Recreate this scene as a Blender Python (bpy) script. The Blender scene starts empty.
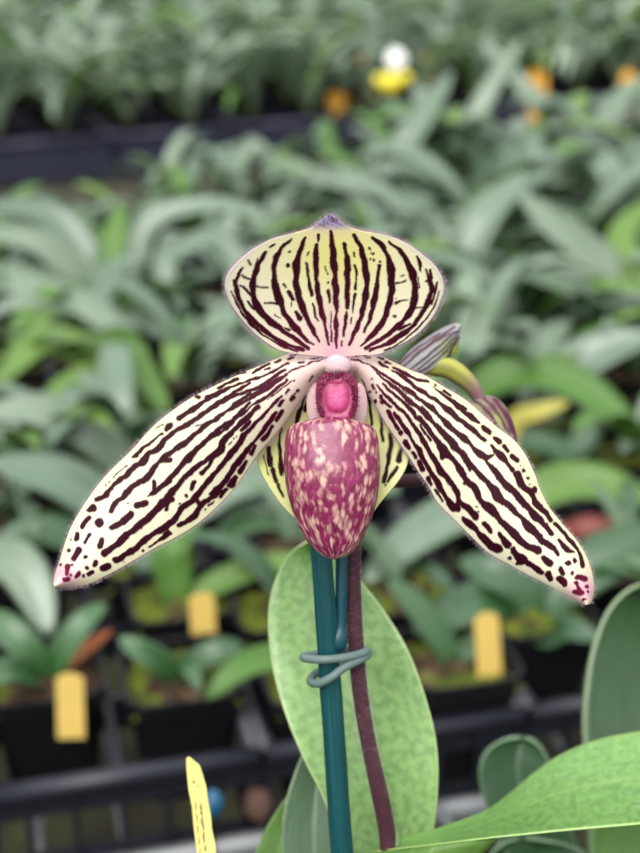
import bpy, math, random
import numpy as np
from mathutils import Vector, Matrix

random.seed(7); RNG = np.random.default_rng(7)
SC = bpy.context.scene
COL = SC.collection
R = math.radians

# ------------------------------------------------------------------ camera
F = 50.0 / 24.0 * 640.0                 # focal length in pixels of the 640x853 frame
PITCH = R(24.0)
RIM_Z = 0.825                           # rim height of the small pots on the bench
CAM = Vector((0, 0, RIM_Z + 0.44))
FWD = Vector((0, math.cos(PITCH), -math.sin(PITCH)))
UPV = Vector((0, math.sin(PITCH), math.cos(PITCH)))
cd = bpy.data.cameras.new('camera'); cam = bpy.data.objects.new('camera', cd); COL.objects.link(cam)
cam.location = CAM; cam.rotation_euler = (math.pi / 2 - PITCH, 0, 0)
cd.sensor_fit = 'HORIZONTAL'; cd.sensor_width = 24.0; cd.lens = 50.0
cd.clip_start = 0.01; cd.clip_end = 60
cd.dof.use_dof = True; cd.dof.focus_distance = 0.318; cd.dof.aperture_fstop = 9.3
SC.camera = cam

# ------------------------------------------------------------------ sky, sun, exposure
wd = bpy.data.worlds.new('overcast_sky'); SC.world = wd; wd.use_nodes = True
nt = wd.node_tree; nt.nodes.clear()
tc = nt.nodes.new('ShaderNodeTexCoord'); sp = nt.nodes.new('ShaderNodeSeparateXYZ')
rp = nt.nodes.new('ShaderNodeValToRGB'); bg = nt.nodes.new('ShaderNodeBackground'); ow = nt.nodes.new('ShaderNodeOutputWorld')
nt.links.new(tc.outputs['Generated'], sp.inputs[0]); nt.links.new(sp.outputs['Z'], rp.inputs[0])
rp.color_ramp.elements[0].position = 0.0; rp.color_ramp.elements[0].color = (0.20, 0.23, 0.24, 1)
rp.color_ramp.elements[1].position = 0.75; rp.color_ramp.elements[1].color = (0.97, 1.0, 1.03, 1)
nt.links.new(rp.outputs[0], bg.inputs[0]); bg.inputs[1].default_value = 1.15
nt.links.new(bg.outputs[0], ow.inputs[0])
sl = bpy.data.lights.new('soft_sun', 'SUN'); so = bpy.data.objects.new('soft_sun', sl); COL.objects.link(so)
sl.energy = 1.7; sl.angle = R(40); sl.color = (1.0, 0.98, 0.94)
so.rotation_euler = (R(38), R(-14), 0)
so.location = (0, -1, 4)
SC.view_settings.view_transform = 'Standard'; SC.view_settings.look = 'None'
SC.view_settings.gamma = 1.0; SC.view_settings.exposure = 0.72
SC.view_settings.use_curve_mapping = False

# ------------------------------------------------------------------ helpers
def P(px, py, d):
    return CAM + FWD * d + Vector((1, 0, 0)) * ((px - 320) / F * d) + UPV * ((426.5 - py) / F * d)
def proj(w):
    v = w - CAM; d = v.dot(FWD)
    return 320 + v.x / d * F, 426.5 - v.dot(UPV) / d * F, d
def on_plane(px, py, z):
    r = FWD + Vector((1, 0, 0)) * ((px - 320) / F) + UPV * ((426.5 - py) / F)
    return CAM + r * ((z - CAM.z) / r.z)
def unproj(px, py, d):
    px, py, d = np.asarray(px, float), np.asarray(py, float), np.asarray(d, float)
    a = (px - 320) / F * d; b = (426.5 - py) / F * d
    return np.stack([CAM.x + a, CAM.y + FWD.y * d + UPV.y * b, CAM.z + FWD.z * d + UPV.z * b], -1)
def resample(pts, n, smooth=True):
    p = np.array(pts, float)
    if smooth and len(p) > 2:
        q = np.vstack([2 * p[0] - p[1], p, 2 * p[-1] - p[-2]]); out = []
        for i in range(1, len(q) - 2):
            for t in np.linspace(0, 1, 10, endpoint=False):
                a, b, c, e = q[i - 1], q[i], q[i + 1], q[i + 2]
                out.append(0.5 * (2 * b + (c - a) * t + (2 * a - 5 * b + 4 * c - e) * t * t + (3 * b - a - 3 * c + e) * t ** 3))
        out.append(p[-1]); p = np.array(out)
    L = np.r_[0, np.cumsum(np.linalg.norm(np.diff(p[:, :2] if p.shape[1] == 3 and p[0, 0] > 5 else p, axis=0), axis=1))]
    s = np.linspace(0, L[-1], n)
    return np.stack([np.interp(s, L, p[:, k]) for k in range(p.shape[1])], 1)

def link(name, me, mat=None, parent=None, loc=None):
    o = bpy.data.objects.new(name, me); COL.objects.link(o)
    if mat: me.materials.append(mat)
    if parent:
        o.parent = parent
        if loc is None and parent.location.length > 0:      # geometry given in world space
            o.matrix_parent_inverse = Matrix.Translation(-parent.location)
    if loc is not None: o.location = loc
    return o
def tag(o, label=None, cat=None, group=None, kind=None):
    if label: o['label'] = label
    if cat: o['category'] = cat
    if group: o['group'] = group
    if kind: o['kind'] = kind
    return o
def empty(name, loc, rz=0.0):
    o = bpy.data.objects.new(name, None); COL.objects.link(o)
    o.location = loc; o.rotation_euler = (0, 0, rz); o.empty_display_size = 0.02
    return o
def mesh(name, V, Fc, uv=None, smooth=True):
    me = bpy.data.meshes.new(name)
    V = np.asarray(V, float)
    me.from_pydata(V.tolist(), [], Fc)
    if smooth: me.polygons.foreach_set('use_smooth', [True] * len(me.polygons))
    if uv is not None:
        l = me.uv_layers.new(name='UVMap'); idx = np.empty(len(me.loops), int)
        me.loops.foreach_get('vertex_index', idx); l.data.foreach_set('uv', np.asarray(uv, float)[idx].ravel())
    me.update(); return me
def grid_mesh(name, G, uv=True):
    n, m = G.shape[:2]; i = np.arange(n * m).reshape(n, m)
    q = np.stack([i[:-1, :-1], i[1:, :-1], i[1:, 1:], i[:-1, 1:]], -1).reshape(-1, 4)
    U = None
    if uv:
        a, b = np.meshgrid(np.linspace(0, 1, n), np.linspace(0, 1, m), indexing='ij'); U = np.stack([a.ravel(), b.ravel()], 1)
    return mesh(name, G.reshape(-1, 3), q.tolist(), U)
def solidify(o, t, off=0.0):
    md = o.modifiers.new('thickness', 'SOLIDIFY'); md.thickness = t; md.offset = off; md.use_rim = True
    return o
def tube(name, pts, radii, mat, parent=None, n=60, seg=14, smooth=True, caps=True, lump=None):
    """swept round tube through world points; radii per point"""
    a = np.array([list(p) + [r] for p, r in zip(pts, radii)], float)
    q = resample(a, n, smooth) if len(a) > 1 else a
    C, rr = q[:, :3], q[:, 3]
    T = np.gradient(C, axis=0); T /= np.linalg.norm(T, axis=1)[:, None] + 1e-12
    ref = np.array([0.3, 0.1, 0.9]) if abs(T[0][2]) < 0.8 else np.array([0.9, 0.2, 0.1])
    N = np.cross(T[0], ref); N /= np.linalg.norm(N); rows = []
    for k in range(len(C)):
        N = N - T[k] * N.dot(T[k]); N /= np.linalg.norm(N); B = np.cross(T[k], N)
        th = np.linspace(0, 2 * math.pi, seg, endpoint=False)
        r = rr[k] * (1 if lump is None else lump(k / (len(C) - 1), th))
        rows.append(C[k] + np.outer(np.cos(th) * r, N) + np.outer(np.sin(th) * r, B))
    V = np.concatenate(rows); fc = []
    for k in range(len(C) - 1):
        for j in range(seg):
            j2 = (j + 1) % seg; fc.append([k * seg + j, k * seg + j2, (k + 1) * seg + j2, (k + 1) * seg + j])
    if caps:
        fc.append(list(range(seg))[::-1]); fc.append([(len(C) - 1) * seg + j for j in range(seg)])
    uv = np.stack([np.repeat(np.linspace(0, 1, len(C)), seg), np.tile(np.linspace(0, 1, seg, endpoint=False), len(C))], 1)
    me = mesh(name, V, fc, uv)
    return link(name, me, mat, parent)
class MB:
    def __init__(s): s.V = []; s.F = []
    def add(s, V, Fc):
        k = len(s.V); s.V += [tuple(v) for v in V]; s.F += [[i + k for i in f] for f in Fc]
    def box(s, c, h, rot=None):
        V = [Vector((c[0] + sx * h[0], c[1] + sy * h[1], c[2] + sz * h[2])) for sz in (-1, 1) for sx, sy in ((-1, -1), (1, -1), (1, 1), (-1, 1))]
        s.add(V, [[3, 2, 1, 0], [4, 5, 6, 7], [0, 1, 5, 4], [1, 2, 6, 5], [2, 3, 7, 6], [3, 0, 4, 7]])
    def rod(s, a, b, r, seg=8):
        a, b = Vector(a), Vector(b); t = (b - a).normalized(); n = t.orthogonal().normalized(); w = t.cross(n)
        V = [p + (n * math.cos(k * 2 * math.pi / seg) + w * math.sin(k * 2 * math.pi / seg)) * r for p in (a, b) for k in range(seg)]
        s.add(V, [[k, (k + 1) % seg, seg + (k + 1) % seg, seg + k] for k in range(seg)] + [list(range(seg))[::-1], [seg + k for k in range(seg)]])
    def hair(s, a, b, r):
        a, b = Vector(a), Vector(b); t = (b - a).normalized(); n = t.orthogonal().normalized(); w = t.cross(n)
        V = [a + (n * math.cos(k * 2.0944) + w * math.sin(k * 2.0944)) * r for k in range(3)] + [b]
        s.add(V, [[0, 1, 3], [1, 2, 3], [2, 0, 3]])
    def build(s, name, mat, parent=None, smooth=False, loc=None):
        return link(name, mesh(name, s.V, s.F, None, smooth), mat, parent, loc)

# ------------------------------------------------------------------ materials
def srgb(r, g, b):
    f = lambda c: (c / 255 / 12.92) if c / 255 <= 0.04045 else ((c / 255 + 0.055) / 1.055) ** 2.4
    return (f(r), f(g), f(b), 1)
class NT:
    def __init__(s, name):
        s.m = bpy.data.materials.new(name); s.m.use_nodes = True; s.t = s.m.node_tree; s.t.nodes.clear()
        s.out = s.n('OutputMaterial'); s.b = s.n('BsdfPrincipled'); s.l(s.b.outputs[0], s.out.inputs[0])
    def n(s, k, **kw):
        x = s.t.nodes.new('ShaderNode' + k)
        for a, v in kw.items(): setattr(x, a, v)
        return x
    def l(s, a, b): s.t.links.new(a, b)
    def mix(s, fac, a, b, mode='MIX'):
        x = s.n('Mix', data_type='RGBA', blend_type=mode)
        for sock, v in ((x.inputs[0], fac), (x.inputs[6], a), (x.inputs[7], b)):
            if hasattr(v, 'links'): s.l(v, sock)
            else: sock.default_value = v
        return x.outputs[2]
    def math(s, op, a, b=0.0, c=None):
        x = s.n('Math', operation=op)
        for i, v in enumerate((a, b) if c is None else (a, b, c)):
            if hasattr(v, 'links'): s.l(v, x.inputs[i])
            else: x.inputs[i].default_value = v
        return x.outputs[0]
    def ramp(s, fac, stops):
        x = s.n('ValToRGB'); e = x.color_ramp.elements
        while len(e) < len(stops): e.new(0.5)
        for k, (p, c) in enumerate(stops):
            e[k].position = p; e[k].color = c if len(c) == 4 else (*c, 1)
        s.l(fac, x.inputs[0]); return x.outputs[0]
    def noise(s, vec, scale, detail=2, rough=0.5):
        x = s.n('TexNoise'); x.inputs['Scale'].default_value = scale; x.inputs['Detail'].default_value = detail; x.inputs['Roughness'].default_value = rough
        if vec is not None: s.l(vec, x.inputs['Vector'])
        return x.outputs[0]
    def mapping(s, src, scale):
        x = s.n('Mapping'); x.inputs['Scale'].default_value = scale; s.l(src, x.inputs[0]); return x.outputs[0]
    def bump(s, h, strength, dist=0.0005):
        x = s.n('Bump'); x.inputs['Strength'].default_value = strength; x.inputs['Distance'].default_value = dist
        s.l(h, x.inputs['Height']); s.l(x.outputs[0], s.b.inputs['Normal'])
    def set(s, color=None, rough=0.5, spec=0.5, **kw):
        if color is not None:
            if hasattr(color, 'links'): s.l(color, s.b.inputs['Base Color'])
            else: s.b.inputs['Base Color'].default_value = color
        s.b.inputs['Roughness'].default_value = rough; s.b.inputs['Specular IOR Level'].default_value = spec
        for k, v in kw.items(): s.b.inputs[k].default_value = v
        return s
    def translucent(s, color, f):
        tr = s.n('BsdfTranslucent'); mx = s.n('MixShader'); mx.inputs[0].default_value = f
        if hasattr(color, 'links'): s.l(color, tr.inputs[0])
        else: tr.inputs[0].default_value = color
        s.l(s.b.outputs[0], mx.inputs[1]); s.l(tr.outputs[0], mx.inputs[2]); s.l(mx.outputs[0], s.out.inputs[0]); return s

def plain(name, c, rough=0.5, spec=0.5, var=0.12, scale=60, **kw):
    t = NT(name); co = t.n('TexCoord').outputs['Object']
    d = tuple(x * (1 - var * 2) for x in c[:3]) + (1,); e = tuple(min(1, x * (1 + var)) for x in c[:3]) + (1,)
    n = t.noise(co, scale, 3); t.set(t.mix(n, d, e), rough, spec, **kw); t.bump(n, 0.15); return t.m

def leaf_mat(name, c_dark, c_light, rough=0.38, spec=0.6, transl=0.2, mottle=0.35, edge=(0.30, 0.40, 0.20, 1), coat=0.0, rnd=0.35, dist=0.0004, cells=(38, 14, 1), specks=0.0, blotch=0.0):
    t = NT(name); uv = t.n('UVMap').outputs[0]; oi = t.n('ObjectInfo').outputs['Random']
    sx = t.n('SeparateXYZ'); t.l(uv, sx.inputs[0])
    v = t.math('ABSOLUTE', t.math('SUBTRACT', sx.outputs[1], 0.5))         # 0 midrib .. 0.5 margin
    mp = t.mapping(uv, cells); vo = t.n('TexVoronoi'); vo.inputs['Scale'].default_value = 1.0; t.l(mp, vo.inputs['Vector'])
    nz = t.noise(t.mapping(uv, (7, 4, 1)), 1.0, 3)
    base = t.mix(oi, c_dark, c_light)
    base = t.mix(rnd, t.mix(0.5, c_dark, c_light), base)
    st = t.noise(t.mapping(uv, (1.6, 26, 1)), 1.0, 2, 0.6)
    if blotch:
        nb = t.noise(t.mapping(uv, (cells[0] * 1.1, cells[1] * 1.1, 1)), 1.0, 1, 0.4)
        bl = t.ramp(nb, [(0.36, (0, 0, 0)), (0.62, (1, 1, 1))])
        tone = t.math('ADD', t.math('MULTIPLY', bl, blotch), t.math('ADD', 0.72 - blotch, t.math('MULTIPLY', nz, 0.5)))
    else:
        tone = t.math('ADD', t.math('MULTIPLY', t.math('SUBTRACT', 1.0, vo.outputs['Distance']), mottle * 0.4), t.math('ADD', t.math('MULTIPLY', nz, mottle), t.math('MULTIPLY', st, 0.7)))
    col = t.mix(tone, tuple(x * 0.6 for x in c_dark[:3]) + (1,), base)
    col = t.mix(t.math('MULTIPLY', t.math('LESS_THAN', v, 0.02), 0.35), col, c_light)
    col = t.mix(t.math('MULTIPLY', t.math('GREATER_THAN', v, 0.486), 0.7), col, edge)
    if specks:  # small whitish specks wherever the fine noise runs high
        sc = t.noise(t.mapping(uv, (26, 30, 1)), 1.0, 3, 0.7); col = t.mix(t.ramp(sc, [(0.64, (0, 0, 0)), (0.72, (specks,) * 3)]), col, srgb(214, 230, 208))
    t.set(col, rough, spec, **{'Coat Weight': coat, 'Coat Roughness': 0.3}); t.bump(t.math('ADD', vo.outputs['Distance'], nz), 0.25, dist)
    if transl: t.translucent(t.mix(0.5, col, c_light), transl)
    return t.m
M = {}
M['leaf'] = leaf_mat('grey_green_leaf', srgb(46, 80, 44), srgb(112, 144, 94), rough=0.34, spec=0.9, transl=0.15, coat=0.15, rnd=0.8)
M['leaf_pale'] = leaf_mat('pale_green_leaf', srgb(80, 112, 82), srgb(152, 170, 140), rough=0.36, spec=1.0, transl=0.15, coat=0.2, rnd=0.8)
M['leaf_bright'] = leaf_mat('fresh_green_leaf', srgb(78, 128, 48), srgb(146, 178, 88), rough=0.42, spec=0.5, transl=0.3, rnd=0.8)
M['leaf_dark'] = leaf_mat('deep_green_leaf', srgb(40, 80, 40), srgb(72, 116, 62), rough=0.38, spec=0.8, transl=0.1, rnd=0.8, edge=srgb(130, 160, 120))
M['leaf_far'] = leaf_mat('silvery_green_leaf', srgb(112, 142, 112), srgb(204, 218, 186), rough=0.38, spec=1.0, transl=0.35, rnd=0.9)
M['leaf_rust'] = leaf_mat('rust_brown_leaf', srgb(170, 82, 30), srgb(205, 120, 50), rough=0.5, transl=0.2, edge=srgb(190, 120, 60))
M['leaf_red'] = leaf_mat('reddish_leaf', srgb(130, 52, 40), srgb(165, 80, 62), rough=0.5, transl=0.1, edge=srgb(150, 80, 60))
M['leaf_yellow'] = leaf_mat('yellowing_leaf', srgb(188, 182, 74), srgb(215, 205, 100), rough=0.5, transl=0.3, edge=srgb(200, 150, 110))
M['pot'] = plain('black_pot_plastic', srgb(13, 13, 17), 0.5, 0.3)
M['tray'] = plain('black_tray_plastic', srgb(26, 27, 38), 0.4, 0.5)
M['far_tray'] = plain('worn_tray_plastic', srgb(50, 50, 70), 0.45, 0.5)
M['metal'] = plain('galvanised_steel', srgb(128, 130, 132), 0.45, 0.5, Metallic=0.4)
M['tag'] = plain('yellow_tag_plastic', srgb(212, 180, 96), 0.5, 0.3, var=0.08)
M['tag_pale'] = plain('lemon_tag_plastic', srgb(236, 220, 132), 0.45, 0.4, var=0.05)
M['tag_orange'] = plain('orange_tag_plastic', srgb(230, 165, 40), 0.45, 0.4, var=0.06)
M['ink'] = plain('faded_pencil', srgb(60, 56, 44), 0.7, 0.2)
def soil_mat():
    t = NT('mossy_bark_mix'); co = t.n('TexCoord').outputs['Object']; oi = t.n('ObjectInfo').outputs['Random']
    n1 = t.noise(co, 55, 4, 0.7); n2 = t.noise(co, 24, 2)
    bark = t.ramp(n1, [(0.3, srgb(20, 15, 12)), (0.55, srgb(66, 50, 36)), (0.75, srgb(124, 108, 82))])
    moss = t.ramp(n1, [(0.3, srgb(34, 42, 14)), (0.55, srgb(86, 98, 28)), (0.8, srgb(140, 128, 50))])
    f = t.math('GREATER_THAN', t.math('ADD', n2, t.math('MULTIPLY', oi, 0.22)), 0.58)
    t.set(t.mix(f, bark, moss), 0.9, 0.2); t.bump(n1, 0.8, 0.004); return t.m
M['soil'] = soil_mat()
def floor_mat():
    t = NT('damp_greenhouse_ground'); co = t.n('TexCoord').outputs['Object']
    n = t.noise(co, 9, 5, 0.65)
    t.set(t.ramp(n, [(0.3, srgb(24, 22, 18)), (0.5, srgb(54, 50, 38)), (0.62, srgb(60, 64, 36)), (0.75, srgb(92, 88, 72))]), 0.9, 0.2)
    t.bump(n, 0.7, 0.01); return t.m
M['floor'] = floor_mat()

# petals: pigment fields are stored per vertex (vein, blush, gold), colours live in the nodes
def petal_mat(name, cream, gold, blush, vein, transl=0.12):
    t = NT(name); co = t.n('TexCoord').outputs['Object']
    at = lambda k: t.n('Attribute', attribute_name=k).outputs['Fac']
    c = t.mix(at('gold'), cream, gold); c = t.mix(at('blush'), c, blush)
    n = t.noise(co, 900, 3, 0.6)
    c = t.mix(t.math('MULTIPLY', n, 0.05), c, blush)
    c = t.mix(at('lav'), c, srgb(168, 154, 186)); ve = at('vein'); c2 = t.mix(at('blush'), vein, srgb(104, 8, 48))
    c = t.mix(ve, c, c2)
    t.set(c, 0.55, 0.12); t.bump(t.math('ADD', n, t.math('MULTIPLY', ve, 0.8)), 0.25, 0.0003)
    t.translucent(c, transl); return t.m
M['petal'] = petal_mat('striped_petal', srgb(232, 224, 200), srgb(226, 216, 150), srgb(216, 158, 176), srgb(50, 3, 22))
M['dorsal'] = petal_mat('striped_dorsal', srgb(234, 226, 200), srgb(222, 214, 120), srgb(212, 150, 174), srgb(50, 2, 20))
M['syn'] = petal_mat('striped_synsepal', srgb(226, 224, 168), srgb(208, 214, 120), srgb(225, 170, 180), srgb(44, 8, 22))
M['bud'] = petal_mat('striped_bud', srgb(176, 172, 168), srgb(140, 150, 60), srgb(112, 100, 116), srgb(52, 40, 60))
M['bract'] = petal_mat('veined_bract', srgb(170, 160, 120), srgb(186, 190, 110), srgb(104, 72, 104), srgb(72, 40, 70))
def pouch_mat():
    t = NT('speckled_pouch'); uv = t.n('UVMap').outputs[0]
    wob = t.noise(t.mapping(uv, (9, 9, 1)), 1.0, 2)
    sx = t.n('SeparateXYZ'); t.l(uv, sx.inputs[0])
    cb = t.n('CombineXYZ'); t.l(t.math('ADD', sx.outputs[0], t.math('MULTIPLY', wob, 0.06)), cb.inputs[0]); t.l(t.math('ADD', sx.outputs[1], t.math('MULTIPLY', wob, 0.03)), cb.inputs[1])
    v1 = t.n('TexVoronoi'); t.l(t.mapping(cb.outputs[0], (14, 42, 1)), v1.inputs['Vector']); v1.inputs['Scale'].default_value = 1
    n1 = t.noise(t.mapping(cb.outputs[0], (16, 46, 1)), 1.0, 4, 0.65)
    n2 = t.noise(t.mapping(uv, (7, 12, 1)), 1.0, 1)
    ns = t.noise(t.mapping(cb.outputs[0], (3.2, 52, 1)), 1.0, 1)
    spot = t.math('ADD', t.math('SUBTRACT', 0.72, v1.outputs['Distance']), t.math('MULTIPLY', t.math('SUBTRACT', n1, 0.5), 1.3))
    spot = t.math('ADD', spot, t.math('MULTIPLY', t.math('SUBTRACT', n2, 0.5), 0.9))
    spot = t.math('ADD', spot, t.math('MULTIPLY', t.math('SUBTRACT', ns, 0.5), 0.9))
    f = t.ramp(spot, [(0.16, (0, 0, 0)), (0.66, (0.8, 0.8, 0.8))])
    base = t.ramp(n1, [(0.3, srgb(108, 14, 52)), (0.55, srgb(142, 40, 86)), (0.8, srgb(168, 84, 122))])
    c = t.mix(f, base, srgb(232, 192, 170))
    t.set(c, 0.34, 0.6, **{'Coat Weight': 0.15, 'Coat Roughness': 0.35}); t.bump(n1, 0.25, 0.0003); t.translucent(c, 0.1); return t.m
M['pouch'] = pouch_mat()
M['staminode'] = NT('magenta_staminode')
def stam():
    t = M['staminode']; uv = t.n('UVMap').outputs[0]; sx = t.n('SeparateXYZ'); t.l(uv, sx.inputs[0])
    n = t.noise(t.n('TexCoord').outputs['Object'], 700, 3)
    c = t.ramp(t.math('ADD', sx.outputs[0], t.math('MULTIPLY', t.math('SUBTRACT', n, 0.5), 0.25)), [(0.0, srgb(200, 100, 146)), (0.4, srgb(180, 58, 112)), (0.62, srgb(138, 14, 68)), (0.85, srgb(188, 78, 124)), (1.0, srgb(140, 34, 78))])
    t.set(c, 0.4, 0.5); t.bump(n, 0.4, 0.0003); M['staminode'] = t.m
stam()
M['pinkwhite'] = plain('blush_white_flesh', srgb(214, 178, 180), 0.6, 0.4, var=0.05, scale=500)
M['column'] = plain('white_fuzzy_flesh', srgb(222, 188, 192), 0.8, 0.3, var=0.05, scale=700)
M['lobe'] = plain('dull_pink_flesh', srgb(204, 168, 168), 0.6, 0.3, var=0.06, scale=500)
M['magenta_hair'] = plain('magenta_bristles', srgb(112, 20, 58), 0.6, 0.3)
M['hair'] = plain('pale_purple_hairs', srgb(176, 150, 160), 0.6, 0.3)
M['white_hair'] = plain('silvery_hairs', srgb(205, 190, 195), 0.6, 0.3)
M['stem'] = plain('purple_flower_stalk', srgb(68, 30, 42), 0.65, 0.35, var=0.25, scale=400)
M['ovary'] = NT('yellow_green_ovary')
def ov():
    t = M['ovary']; uv = t.n('UVMap').outputs[0]; sx = t.n('SeparateXYZ'); t.l(uv, sx.inputs[0])
    st = t.n('TexWave', bands_direction='Y'); st.inputs['Scale'].default_value = 1.1; st.inputs['Distortion'].default_value = 0.6; t.l(uv, st.inputs['Vector'])
    g = t.mix(t.math('MULTIPLY', st.outputs['Fac'], 0.75), srgb(176, 176, 74), srgb(112, 92, 76))
    c = t.mix(t.ramp(sx.outputs[0], [(0.55, (0, 0, 0)), (0.8, (1, 1, 1))]), g, srgb(140, 100, 108))
    t.set(c, 0.5, 0.4); M['ovary'] = t.m
ov()
def stake_mat():
    t = NT('teal_painted_cane'); co = t.n('TexCoord').outputs['Object']
    uv = t.n('UVMap').outputs[0]; n = t.noise(t.mapping(uv, (6, 40, 1)), 1.0, 3, 0.6)
    t.set(t.ramp(n, [(0.3, srgb(2, 48, 54)), (0.55, srgb(4, 72, 76)), (0.8, srgb(34, 108, 108))]), 0.38, 0.55); t.bump(n, 0.3, 0.0004); return t.m
M['stake'] = stake_mat()
M['stub'] = plain('blue_painted_cane', srgb(8, 66, 80), 0.4, 0.5, scale=300)
M['wire'] = plain('grey_green_tie', srgb(96, 116, 112), 0.5, 0.5, scale=300)
M['main_leaf'] = leaf_mat('mottled_leaf', srgb(122, 172, 98), srgb(190, 220, 144), rough=0.34, spec=0.9, transl=0.3, mottle=1.0, cells=(75, 13, 1), specks=0.35, blotch=0.5, edge=srgb(210, 226, 160), coat=0.2, rnd=0.0, dist=0.0003)
M['main_leaf2'] = leaf_mat('bright_mottled_leaf', srgb(94, 156, 66), srgb(166, 208, 110), rough=0.32, spec=0.9, transl=0.3, mottle=1.0, cells=(60, 12, 1), specks=0.8, blotch=0.42, edge=srgb(200, 225, 140), coat=0.2, rnd=0.0, dist=0.0003)
M['blue'] = plain('blue_plastic', srgb(22, 84, 118), 0.35, 0.5)
M['clay'] = plain('pinkish_clay', srgb(92, 68, 60), 0.9, 0.2, scale=80)
M['white_petal'] = plain('white_petal', srgb(246, 246, 240), 0.5, 0.3, var=0.02)
M['yellow_petal'] = plain('yellow_pouch', srgb(232, 214, 60), 0.45, 0.4, var=0.05)
for k in list(M):
    if isinstance(M[k], NT): M[k] = M[k].m

# ------------------------------------------------------------------ ground and benches
SOIL_Z = RIM_Z - 0.010
BZ = RIM_Z - 0.075                       # bench top
fb = MB(); fb.box((0, 3.0, -0.02), (6, 6, 0.02)); fl = fb.build('floor', M['floor']); tag(fl, kind='structure')

Y1 = R(14.0); U1 = Vector((math.cos(Y1), math.sin(Y1), 0)); W1 = Vector((-math.sin(Y1), math.cos(Y1), 0))
O1 = on_plane(180, 690, RIM_Z)           # centre of the mossy pot in the first row
Y2 = R(22.0); U2 = Vector((math.cos(Y2), math.sin(Y2), 0)); W2 = Vector((-math.sin(Y2), math.cos(Y2), 0))
O2 = on_plane(190, 170, BZ); O2.z = RIM_Z
S1 = 0.078
def b1(i, j, z): return Vector((O1.x, O1.y, z)) + U1 * (i * S1) + W1 * (j * S1)
def b2(a, b, z): return Vector((O2.x, O2.y, z)) + U2 * a + W2 * b

def bench(name, org, u, w, a0, a1, c0, c1, label, extra=()):
    t = empty(name, (org.x, org.y, 0))
    pt = lambda a, c, z: Vector((org.x, org.y, z)) + u * a + w * c
    m = MB()
    for c in (c0, c1, *extra): m.rod(pt(a0, c, BZ - 0.012), pt(a1, c, BZ - 0.012), 0.009, 10)
    for a in (a0, a1): m.rod(pt(a, c0, BZ - 0.012), pt(a, c1, BZ - 0.012), 0.009, 10)
    m.build('rail_frame', M['metal'], t, True)
    m = MB(); n = int((a1 - a0) / 0.045)
    for k in range(1, n): a = a0 + (a1 - a0) * k / n; m.rod(pt(a, c0, BZ - 0.0035), pt(a, c1, BZ - 0.0035), 0.0024, 6)
    n = int((c1 - c0) / 0.09)
    for k in range(1, n): c = c0 + (c1 - c0) * k / n; m.rod(pt(a0, c, BZ - 0.0075), pt(a1, c, BZ - 0.0075), 0.0028, 6)
    m.build('wire_mesh_top', M['metal'], t, True)
    for a in (a0 + 0.05, a1 - 0.05):
        for c in (c0, c1):
            m = MB(); m.rod(pt(a, c, 0), pt(a, c, BZ - 0.015), 0.013, 10); m.build('leg', M['metal'], t, True)
    tag(t, label, 'bench'); return t
bench('plant_bench', O1, U1, W1, -0.95, 1.6, -0.62, 1.22, 'galvanised wire mesh bench under the nearer trays and the striped orchid', [(on_plane(180, 838, BZ) - O1).dot(W1)])
bench('plant_bench', O2, U2, W2, -1.4, 2.3, 0.05, 1.5, 'galvanised wire bench farther off, behind the dark gap, carrying the worn trays')

# ------------------------------------------------------------------ pots and trays
def square_pot_mesh(s=0.0335, h=0.073):
    V = []; Fc = []
    prof = [(s * 0.74, 0), (s * 0.93, h - 0.012), (s * 0.97, h - 0.012), (s, h), (s * 0.93, h), (s * 0.90, h - 0.012), (s * 0.72, 0.003)]
    K = 24
    for r, z in prof:
        for k in range(K):
            a = 2 * math.pi * (k + 0.5) / K; c, d = math.cos(a), math.sin(a); q = (abs(c) ** 7 + abs(d) ** 7) ** (-1 / 7)
            V.append((r * c * q, r * d * q, z))
    for i in range(len(prof) - 1):
        for k in range(K): Fc.append([i * K + k, i * K + (k + 1) % K, (i + 1) * K + (k + 1) % K, (i + 1) * K + k])
    Fc.append(list(range(K))[::-1]); Fc.append([6 * K + k for k in range(K)])
    return mesh('pot', V, Fc, None, False)
def soil_mesh(s=0.0305, top=0.064, seed=0):
    r = np.random.default_rng(seed); n = 17; g = np.zeros((n, n, 3))
    for i in range(n):
        for j in range(n):
            x, y = -1 + 2 * i / (n - 1), -1 + 2 * j / (n - 1)
            g[i, j] = (x * s, y * s, top - 0.003 + r.random() * 0.006 + 0.004 * (1 - max(abs(x), abs(y))))
    me = grid_mesh('potting_mix', g); return me
POT = square_pot_mesh(); POT.materials.append(M['pot'])
SOILS = []
for k in range(4):
    sm = soil_mesh(seed=k); sm.materials.append(M['soil']); SOILS.append(sm)

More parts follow.
